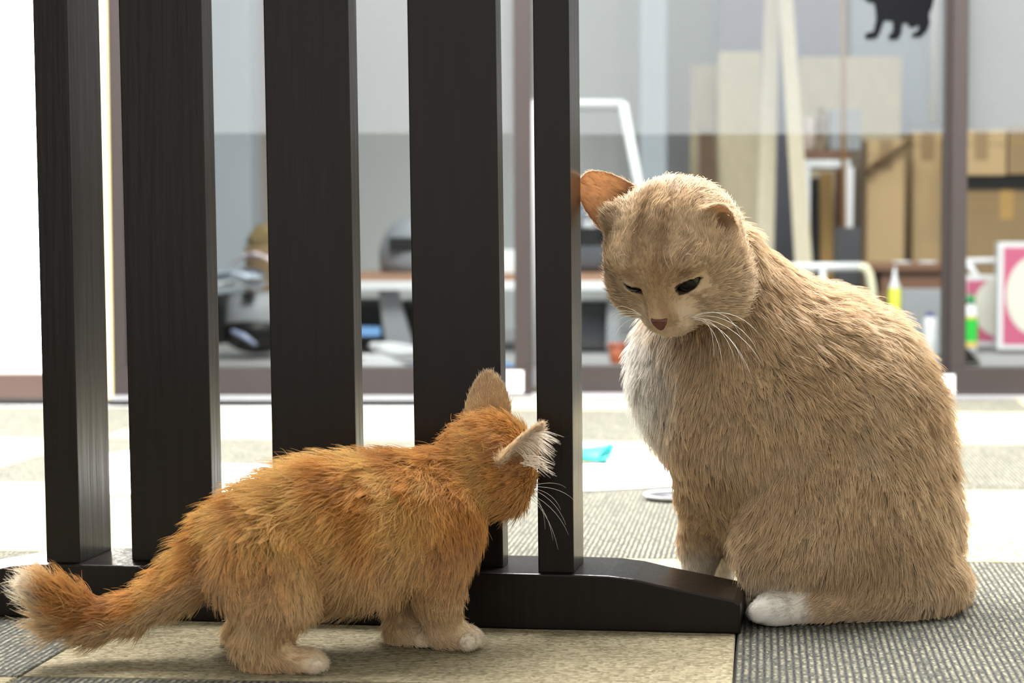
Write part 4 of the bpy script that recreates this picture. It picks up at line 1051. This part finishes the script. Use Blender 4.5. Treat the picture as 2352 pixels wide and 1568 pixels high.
def cat_color(P, reg, Nn, rnd):
    n = len(P); c = np.tile(C_CREAM, (n, 1)); z0 = np.zeros(n); g = lambda k: reg.get(k, z0)
    big = fbm(P * 22, 41); c = lerp(c, C_LIGHT, sstep(0.45, 0.8, big) * 0.55); c = lerp(c, C_DARK, sstep(0.52, 0.8, 1 - big) * 0.5)
    c = lerp(c, C_LIGHT, 0.55 * sstep(0.1, 0.8, g('belly') + g('chest') * 0.4))
    # head: faint stripes on the brow, pale muzzle, cheeks and chin
    hd = g('head') + g('brow') + g('bridge') + g('cheek') + g('muzzle') + g('chin') + g('lid') + g('nose')
    q = (P - HC) / sH; f_, l_, u_ = q @ Fv, q @ Lv, q @ Uv
    st_ = np.sin(l_ / 9.5 + 1.2 * np.sin(u_ / 40)) * sstep(20, 90, u_ + f_ * 0.6) * sstep(95, 50, np.abs(l_))
    c = lerp(c, C_DARK, hd * np.clip(st_, 0, 1) * 1.0)
    c = lerp(c, C_DARK, hd * sstep(52, 20, np.abs(l_)) * sstep(60, 120, f_) * sstep(-30, 20, u_) * 0.6)
    c = lerp(c, C_LIGHT, np.clip(g('cheek') * 0.5 + g('brow') * 0.3, 0, 1))
    c = lerp(c, C_WHITE, np.clip(g('muzzle') * 0.3 + g('chin') * 0.45 + g('lid') * 0.2, 0, 1))
    c = lerp(c, C_DARK, np.clip(g('bridge') * 0.30 + g('nose') * 0.2, 0, 1))
    for ec, s in EYES:
        q2 = (P - ec) / sH; uu = q2 @ Lv; vv2 = q2 @ Uv - 0.16 * uu * (1 if s > 0 else -1); near_ = np.linalg.norm(q2, axis=1) < 46
        lo_, hi_ = (-17, 14) if s > 0 else (-11, 6); wd_ = np.clip(1 - (uu / 37) ** 2, 0, 1)
        ex = np.maximum(vv2 - hi_ * wd_, -vv2 + lo_ * wd_)
        c = lerp(c, np.array([0.035, 0.022, 0.015]), near_ * sstep(4.0, 1.5, ex) * (np.abs(uu) < 40) * (np.ptp(rnd) == 0))
    # white chest on the far side, white paws, banded forelegs
    white = sstep(0.0, 0.05, -(P[:, 0] - at(1600, 800, 1.53)[0])) * sstep(0.27, 0.22, P[:, 2]) * (g('chest') + g('neck'))
    white = np.maximum(white, sstep(0.025, 0.045, P[:, 1] - 1.50) * (g('chest')))
    c = lerp(c, C_WHITE, np.clip(white, 0, 1))
    leg = g('foreleg'); band = sstep(0.35, 0.9, np.sin(P[:, 2] * 2 * math.pi / 0.019 + 1.5 * fbm(P * 60, 9)))
    c = lerp(c, C_DARK, leg * band * 0.7)
    c = lerp(c, C_WHITE, leg * sstep(0.055, 0.03, P[:, 2]) * 0.8)
    paw = g('whitepaw'); c = lerp(c, C_WHITE, np.clip(paw * 1.6, 0, 1))
    hf = g('hindfoot'); xw = at(1862, 1400, 1.437)[0]
    c = lerp(c, C_WHITE, hf * sstep(0.006, -0.006, P[:, 0] - xw + 0.01 * (fbm(P * 90, 8) - 0.5)) * (P[:, 1] < 1.5))
    for tg, o_, dd in (('earA', EAR1O, EAR1D), ('earB', EAR2O, EAR2D)):
        dd = nrm(dd); o2 = nrm(o_ - dd * np.dot(o_, dd)); inside = sstep(0.0, 0.5, Nn @ o2)
        c = lerp(c, C_PINK, g(tg) * inside * 0.85); c = lerp(c, C_LIGHT, g(tg) * (1 - inside) * 0.8)
    v = 0.62 + 0.72 * rnd
    return np.clip(c * v[:, None], 0.01, 0.95)
def cat_mask(P, Nn):
    m = np.ones(len(P), bool)
    for ec, s in EYES:
        q2 = (P - ec) / sH; uu = q2 @ Lv; vv2 = q2 @ Uv - 0.16 * uu * (1 if s > 0 else -1)
        m &= ~((np.linalg.norm(q2, axis=1) < 54) & (np.abs(uu) < 47) & (vv2 < (16 if s > 0 else 9)) & (vv2 > (-30 if s > 0 else -24)))
    q = (P - HC) / sH
    m &= ~((q @ Fv > 190) & (np.abs(q @ Lv) < 21) & (q @ Uv > -50) & (q @ Uv < -12))
    m &= np.linalg.norm(P - EARHOLE, axis=1) > px(30, 1.43)
    for o_, dd, b_ in ((EAR1O, EAR1D, EAR1B), (EAR2O, EAR2D, EAR2B)):
        dd = nrm(dd); o2 = nrm(o_ - dd * np.dot(o_, dd)); t = (P - b_) @ dd
        m &= ~((t > 0.006) & (t < 0.06) & (Nn @ o2 > 0.25) & (np.linalg.norm(P - b_ - t[:, None] * dd, axis=1) < 0.022) & (rng.random(len(P)) < 0.75))
    return m
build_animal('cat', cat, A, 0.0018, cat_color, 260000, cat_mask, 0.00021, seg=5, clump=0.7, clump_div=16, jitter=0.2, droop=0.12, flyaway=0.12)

def eyeball(root, c, r, gaze, iris_col, pupil_w, name='eye'):
    gaze = Vector(tuple(nrm(np.array(gaze))))
    e = MB().ellipsoid((0, 0, 0), (r, r, r), 24, 16)
    q = Vector((0, 0, 1)).rotation_difference(gaze)
    for v in e.bm.verts: v.co = q @ v.co + Vector(tuple(c))
    eo = e.build(name, mat('eye_' + root.name, iris_col, 0.2, 0.2), root, True)
    pu = MB(); pu.bm.verts.ensure_lookup_table()
    ring = []
    rp = r * 1.012
    prof_ = [(0.0001, rp)] + [(rp * math.sin(t), rp * math.cos(t)) for t in np.linspace(0.1, pupil_w, 6)]
    pu.lathe((0, 0, 0), prof_[::-1], 24)
    for v in pu.bm.verts: v.co = q @ v.co + Vector(tuple(c))
    pu.build('pupil', mat('black_pupil', (0.002, 0.002, 0.002), 0.2, 0.2), eo, True)
for ec, s in EYES:
    eyeball(cat, ec, 34.5 * sH, Fv + 0.18 * s * Lv - 0.05 * Uv, (0.022, 0.024, 0.010), 0.7)
# nose leather
m = MB()
def npt(f, l, u): return tuple(hp(f, l, u))
pts_ = [(221, -20, -16), (226, 0, -14), (221, 20, -16), (221, 17, -28), (224, 8, -42), (223, 0, -48), (224, -8, -42), (221, -17, -28)]
m.prism([npt(*p) for p in pts_], tuple(-Fv * 20 * sH))
no = m.build('nose', M_NOSE, cat); bv = no.modifiers.new('bevel', 'BEVEL'); bv.width = 0.0014; bv.segments = 3
sp = []
for k in range(9):                       # cheek facing the viewer
    a_ = hp(176 - 6 * (k % 3), 44 + 6 * (k // 3), -52 - 8 * (k % 3)); tx, ty_px = [(1752, 838), (1738, 800), (1716, 850), (1690, 832), (1745, 770), (1660, 840), (1700, 770), (1728, 870), (1640, 818)][k]
    sp.append((a_, at(tx, ty_px, 1.36 + 0.004 * k), np.array([0.004, -0.004, 0.010])))
whiskers(cat, sp, M_WHISK)
sp = []
for k, (tx, ty_px) in enumerate([(1392, 756), (1398, 740), (1408, 796), (1412, 720), (1404, 774)]):
    a_ = hp(176 - 6 * (k % 3), -44 - 5 * (k // 3), -48 - 8 * (k % 3))
    sp.append((a_, at(tx, ty_px, 1.43), np.array([-0.006, 0, 0.007])))
whiskers(cat, sp, M_WHISK)
sp = [(hp(150, 40, 56), at(1524, 562, 1.372), np.array([-0.003, -0.002, 0.0])), (hp(148, 44, 58), at(1543, 556, 1.368), np.array([-0.003, -0.002, 0.003])), (hp(146, 48, 58), at(1590, 586, 1.362), np.array([-0.001, -0.003, 0.006])),
      (hp(138, -52, 56), at(1420, 588, 1.40), np.array([0.0, -0.003, 0.006]))]
whiskers(cat, sp, M_WHISK, 0.00016)

m = MB()
for k in range(70):                      # pale hair growing in front of the sideways ear
    u = random.random()
    a_ = EAR2B + np.array([px(-56 + 70 * u, 1.43), -0.012 - 0.010 * random.random(), px(-22 - 16 * random.random(), 1.43)])
    d = nrm(np.array([0.75, -0.35, 0.45 - 0.7 * u]) + rng.normal(0, 0.16, 3)); L_ = 0.010 + 0.007 * random.random()
    m.tube([a_, a_ + d * L_ * 0.5, a_ + (d + np.array([0.1, 0, -0.2])) * L_], [0.00020, 0.00016, 0.00004], 4)
tf = m.build('ear_tuft', mat('pale_ear_hair', (0.84, 0.74, 0.62), 0.6, 0.3, 0.05, 40), cat); tf['kind'] = 'stuff'; tf['label'] = 'pale hair in front of the flattened ear'

# ---------------------------------------------------------------- orange kitten
def pk(x, y, Y=1.335): return at(x, y, Y)
kit = thing('kitten', (pk(800, 1450)[0], 1.335, 0), 'fluffy orange tabby kitten seen from behind, standing before the screen and looking up', 'kitten')
K = Body()
KL, KLIFT = 0.021, 0.36
YK = 1.335
bf = np.array([-0.9, 0.0, -0.42])
K.ell(pk(592, 1268, 1.318), er(104, 96, 98, YK), k=0.03, tag='rump', fl=KL * 0.9, lift=KLIFT, flow=(-0.95, 0, 0.1))
K.ell(pk(720, 1210, 1.328), er(150, 122, 112, YK), rotY(-14), k=0.04, tag='flank', fl=KL, lift=KLIFT, flow=(-0.85, 0, -0.40))
K.ell(pk(865, 1192, 1.345), er(145, 122, 112, YK), rotY(-6), k=0.04, tag='flank', fl=KL * 0.75, lift=KLIFT * 0.9, flow=(-0.55, 0, -0.75))
K.ell(pk(985, 1200, 1.362), er(100, 112, 98, YK), k=0.04, tag='chest', fl=KL * 0.68, lift=KLIFT * 0.9, flow=(-0.25, 0, -0.95))
K.ell(pk(800, 1280, 1.336), er(165, 74, 95, YK), k=0.03, tag='belly', fl=KL * 0.9, lift=0.3, flow=(-0.2, 0, -1))
K.cap(pk(1000, 1158, 1.362), pk(1100, 1075, 1.376), px(88, YK), px(84, YK), k=0.03, tag='neck', fl=KL * 0.7, lift=KLIFT * 0.9, flow=(-0.8, 0, -0.55))
# hind legs
K.ell(pk(605, 1312, 1.288), er(108, 104, 58, YK), rotY(25), k=0.016, tag='thigh', fl=0.012, lift=0.28, flow=(0.15, 0, -1))
K.chain([pk(650, 1385, 1.285), pk(596, 1468, 1.288), pk(612, 1506, 1.287)], [px(62, YK), px(40, YK), px(32, YK)], k=0.014, tag='hindleg', fl=0.010, lift=0.3, flow=(-0.1, 0, -1))
K.cap(pk(600, 1500, 1.288), pk(700, 1524, 1.280), px(34, 1.28), px(31, 1.28), k=0.012, tag='hindleg', fl=0.007, lift=0.25, flow=(1, 0, -0.3))
K.ell(pk(706, 1520, 1.280), er(36, 26, 34, 1.28), k=0.008, tag='paw', fl=0.004, lift=0.22, flow=(1, -0.2, -0.2))
for k, (xx, yy, YY) in enumerate(((724, 1530, 1.268), (735, 1527, 1.2775), (736, 1521, 1.287), (727, 1515, 1.296))):
    K.ell(pk(xx, yy, YY), er(19, 20, 14, 1.28), k=0.004, tag='toe', fl=0.0028, lift=0.2, flow=(1, -0.1, -0.3))
K.chain([pk(600, 1340, 1.36), pk(590, 1415, 1.368), pk(560, 1450, 1.37)], [px(80, YK), px(42, YK), px(32, YK)], k=0.014, tag='hindleg', fl=0.010, lift=0.3, flow=(-0.1, 0, -1))
K.cap(pk(562, 1452, 1.37), pk(650, 1466, 1.366), px(30, 1.37), px(27, 1.37), k=0.01, tag='hindleg', fl=0.005, lift=0.25, flow=(1, 0, -0.3))
# front legs
K.ell(pk(1000, 1240, 1.335), er(70, 92, 50, YK), rotY(-10), k=0.022, tag='shoulder', fl=KL * 0.6, lift=KLIFT * 0.8, flow=(-0.1, 0, -1))
K.chain([pk(1003, 1270, 1.338), pk(1008, 1370, 1.345), pk(1018, 1440, 1.352)], [px(58, YK), px(42, YK), px(36, YK)], k=0.014, tag='foreleg', fl=0.008, lift=0.27, flow=(0, 0, -1))
K.cap(pk(1020, 1452, 1.352), pk(1062, 1462, 1.350), px(36, 1.35), px(32, 1.35), k=0.010, tag='paw', fl=0.005, lift=0.25, flow=(1, 0, -0.4))
for k, (xx, yy, YY) in enumerate(((1074, 1474, 1.335), (1090, 1470, 1.3445), (1092, 1462, 1.355), (1082, 1455, 1.365))):
    K.ell(pk(xx, yy, YY), er(20, 21, 14, 1.35), k=0.004, tag='toe', fl=0.003, lift=0.22, flow=(1, -0.1, -0.3))
K.chain([pk(945, 1260, 1.395), pk(928, 1370, 1.385), pk(922, 1440, 1.372)], [px(60, YK), px(38, YK), px(33, YK)], k=0.014, tag='foreleg', fl=0.008, lift=0.27, flow=(0, 0, -1))
K.cap(pk(925, 1455, 1.370), pk(960, 1462, 1.362), px(34, 1.36), px(30, 1.36), k=0.010, tag='paw', fl=0.005, lift=0.25, flow=(1, 0, -0.4))
for k, (xx, yy, YY) in enumerate(((970, 1470, 1.350), (982, 1466, 1.360), (980, 1458, 1.370))):
    K.ell(pk(xx, yy, YY), er(19, 20, 14, 1.36), k=0.004, tag='toe', fl=0.003, lift=0.22, flow=(1, -0.1, -0.3))
# tail
tl_pts = [(530, 1245, 1.322), (455, 1308, 1.322), (380, 1362, 1.318), (300, 1408, 1.312), (220, 1425, 1.305), (150, 1402, 1.298), (105, 1362, 1.294)]
tl_r = [px(r, YK) for r in (54, 38, 29, 26, 27, 27, 22)]
for i in range(6):
    K.cap(pk(*tl_pts[i]), pk(*tl_pts[i + 1]), tl_r[i], tl_r[i + 1], k=0.016, tag='tail', fl=(0.018, 0.014, 0.012, 0.012, 0.015, 0.021)[i], lift=(0.4, 0.34, 0.3, 0.3, 0.36, 0.42)[i])
# head, turned up and away to the right
YKH = 1.378; kH = YKH / FPX
KC = at(1128, 1046, YKH)
KF = nrm(np.array([0.77, 0.55, -0.33])); KR = np.array([0.40, -0.75, -0.55]); KR = nrm(KR - KF * np.dot(KR, KF)); KU = np.cross(KF, -KR)
RK = np.stack([KF, KR, KU], 1)
def kp(f, r, u): return KC + (f * KF + r * KR + u * KU) * kH
KNOSE = kp(132, 0, -26)
def kflow(P): return nrm(P - KNOSE)
kk = dict(flow=kflow, lift=0.32, grp=1)
def ke(f, r, u, rf, rr_, ru, k=0.012, **kw): K.ell(kp(f, r, u), np.array([rf, rr_, ru]) * kH, RK, k=k, **{**kk, **kw})
ke(0, 0, 0, 98, 98, 92, k=0.02, tag='head', fl=0.011)
for s in (-1, 1):
    ke(42, s * 58, -40, 56, 50, 48, k=0.018, tag='cheek', fl=0.013)
    ke(104, s * 18, -38, 30, 25, 24, k=0.009, tag='muzzle', fl=0.004)
ke(92, 0, -56, 28, 25, 20, k=0.009, tag='muzzle', fl=0.005)
K.cap(kp(72, 0, 30), kp(120, 0, -20), 26 * kH, 17 * kH, k=0.010, tag='head', fl=0.004, **kk)
KEYES = []
for s in (-1, 1):
    ec = kp(78, s * 42, 10); KEYES.append((ec, s)); K.sub(ec, 23 * kH, k=0.002)
    K.lid(ec, 25 * kH, nrm(KF + 0.4 * s * KR), KU, -14 * kH, 15 * kH); K.prims[-1].update(tag='head', flow=kflow)
KE1B = at(1112, 945, 1.395); KE1D = at(1128, 852, 1.395) - KE1B; KE1O = np.array([0.45, 0.88, 0.1])
K.ear(KE1B, KE1D, KE1O, px(94, 1.395), px(60, 1.395), px(24, 1.395), thick=0.0024, tipround=0.48, tag='earA', fl=0.0035, lift=0.2)
KE2B = at(1182, 1035, 1.335); KE2D = at(1248, 966, 1.322) - KE2B; KE2O = np.array([0.72, -0.46, -0.46])
K.ear(KE2B, KE2D, KE2O, px(104, 1.335), px(62, 1.335), px(26, 1.335), thick=0.0024, tipround=0.75, tag='earB', fl=0.004, lift=0.2)

C_ORANGE = np.array([0.73, 0.35, 0.080]); C_GOLD = np.array([0.86, 0.54, 0.18]); C_RUST = np.array([0.42, 0.16, 0.035]); C_BUFF = np.array([0.80, 0.58, 0.33]); C_KWHITE = np.array([0.88, 0.80, 0.66])
def kit_color(P, reg, Nn, rnd):
    n = len(P); z0 = np.zeros(n); g = lambda k: reg.get(k, z0)
    c = np.tile(C_ORANGE, (n, 1))
    st_ = fbm(np.stack([P[:, 0] * 48 + P[:, 2] * 14, P[:, 1] * 20, P[:, 2] * 20 + P[:, 0] * 8], 1), 51)
    trunk = g('flank') + g('rump') + g('chest') + g('neck') + g('shoulder') + g('thigh')
    c = lerp(c, C_RUST, np.clip(trunk * sstep(0.50, 0.66, st_) * 0.9, 0, 1)); c = lerp(c, C_GOLD, sstep(0.52, 0.36, st_) * 0.8)
    lowz = sstep(0.105, 0.030, P[:, 2])
    c = lerp(c, C_BUFF, lowz * 0.85 * (1 - g('tail')))
    c = lerp(c, C_BUFF, np.clip(g('belly') * 0.55 + g('thigh') * 0.15, 0, 1))
    band = sstep(0.3, 0.9, np.sin(P[:, 2] * 2 * math.pi / 0.0115 + 2 * fbm(P * 70, 5)))
    c = lerp(c, C_RUST, g('foreleg') * band * sstep(0.03, 0.045, P[:, 2]) * 0.6)
    c = lerp(c, C_KWHITE, np.clip(g('toe') * 1.1, 0, 1)); c = lerp(c, C_BUFF, g('paw') * 0.8)
    # tail: darker saddle before a white tip
    tx = P[:, 0]; x1, x2, x3 = pk(105, 1360)[0], pk(190, 1400)[0], pk(330, 1400)[0]
    dark = sstep(x3 + 0.01, x3 - 0.02, tx) * sstep(x1 + 0.010, x2, tx)
    tp = tl_pts; zl = np.interp(tx, [pk(*q)[0] for q in tp[::-1]], [pk(*q)[2] for q in tp[::-1]])
    c = lerp(c, C_RUST, g('tail') * dark * (0.45 + 0.5 * fbm(P * 60, 14)))
    c = lerp(c, C_BUFF, g('tail') * sstep(-0.002, 0.007, zl - P[:, 2]) * 0.9)
    c = lerp(c, C_KWHITE, g('tail') * sstep(x2 - 0.002, x1 + 0.004, tx + 0.012 * (fbm(P * 80, 17) - 0.5)))
    hd = g('head') + g('cheek') + g('muzzle')
    q = (P - KC) / kH; r_, u_, f_ = q @ KR, q @ KU, q @ KF
    c = lerp(c, C_RUST, hd * np.clip(np.sin(r_ / 8.5), 0, 1) * sstep(10, 50, u_) * sstep(70, 40, np.abs(r_)) * 0.3)
    c = lerp(c, C_BUFF, np.clip(g('cheek') * 0.35 + g('muzzle') * 0.7, 0, 1))
    for tg, o_, dd in (('earA', KE1O, KE1D), ('earB', KE2O, KE2D)):
        dd = nrm(dd); o2 = nrm(o_ - dd * np.dot(o_, dd)); inside = sstep(0.0, 0.5, Nn @ o2)
        c = lerp(c, np.array([0.82, 0.66, 0.52]), g(tg) * inside); c = lerp(c, np.array([0.94, 0.70, 0.44]), g(tg) * (1 - inside) * 0.9)
    return np.clip(c * (0.60 + 0.78 * rnd)[:, None], 0.008, 0.95)
def kit_mask(P, Nn):
    m = np.ones(len(P), bool)
    for ec, s in KEYES: m &= np.linalg.norm(P - ec, axis=1) > 26 * kH
    return m
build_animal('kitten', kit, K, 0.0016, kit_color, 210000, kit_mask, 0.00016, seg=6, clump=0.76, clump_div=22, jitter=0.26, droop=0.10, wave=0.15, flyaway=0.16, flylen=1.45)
for ec, s in KEYES: eyeball(kit, ec, 21.5 * kH, KF + 0.2 * s * KR, (0.16, 0.14, 0.04), 0.5)
no = MB().ellipsoid(tuple(kp(131, 0, -26)), (0.0042, 0.0036, 0.003), 14, 10).build('nose', M_NOSE, kit, True)
# long pale tufts growing out of the near ear
m = MB()
for k in range(110):
    u, v = random.random(), random.random()
    a_ = KE2B + nrm(KE2D) * px(8 + 62 * u, 1.33) + nrm(np.cross(KE2D, KE2O)) * px((v - 0.5) * 80 * (1 - 0.75 * u), 1.33) + nrm(KE2O) * 0.001
    d = nrm(KE2O * 0.7 + nrm(KE2D) * (0.55 - 0.9 * (1 - u)) + np.array([0.35, 0.0, 0.0]) + rng.normal(0, 0.16, 3)); L_ = 0.010 + 0.012 * random.random()
    m.tube([a_, a_ + d * L_ * 0.5, a_ + (d + np.array([0.05, 0, -0.25])) * L_], [0.00022, 0.00018, 0.00004], 4)
for k in range(22):
    a_ = at(1205 + random.uniform(-14, 14), 1058 + random.uniform(-14, 14), 1.325); b_ = at(1272 + random.uniform(-22, 8), 1090 + random.uniform(-30, 12), 1.318)
    m.tube([a_, a_ * 0.5 + b_ * 0.5 + np.array([0, 0, 0.002]), b_], [0.0003, 0.00026, 0.00005], 4)
tf = m.build('ear_tuft', mat('pale_ear_hair', (0.84, 0.74, 0.62), 0.6, 0.3, 0.05, 40), kit); tf['kind'] = 'stuff'; tf['label'] = 'long pale hair tufts in the near ear'
sp = []
for k, (tx, ty_px) in enumerate([(1300, 1205), (1288, 1170), (1270, 1240), (1306, 1228), (1252, 1215), (1320, 1150), (1300, 1120), (1282, 1262)]):
    a_ = kp(104, 30, -34 - 4 * (k % 4)) ; sp.append((a_, at(tx, ty_px, 1.375), np.array([0.004, 0, 0.004])))
whiskers(kit, sp, M_WHISK, 0.00022)
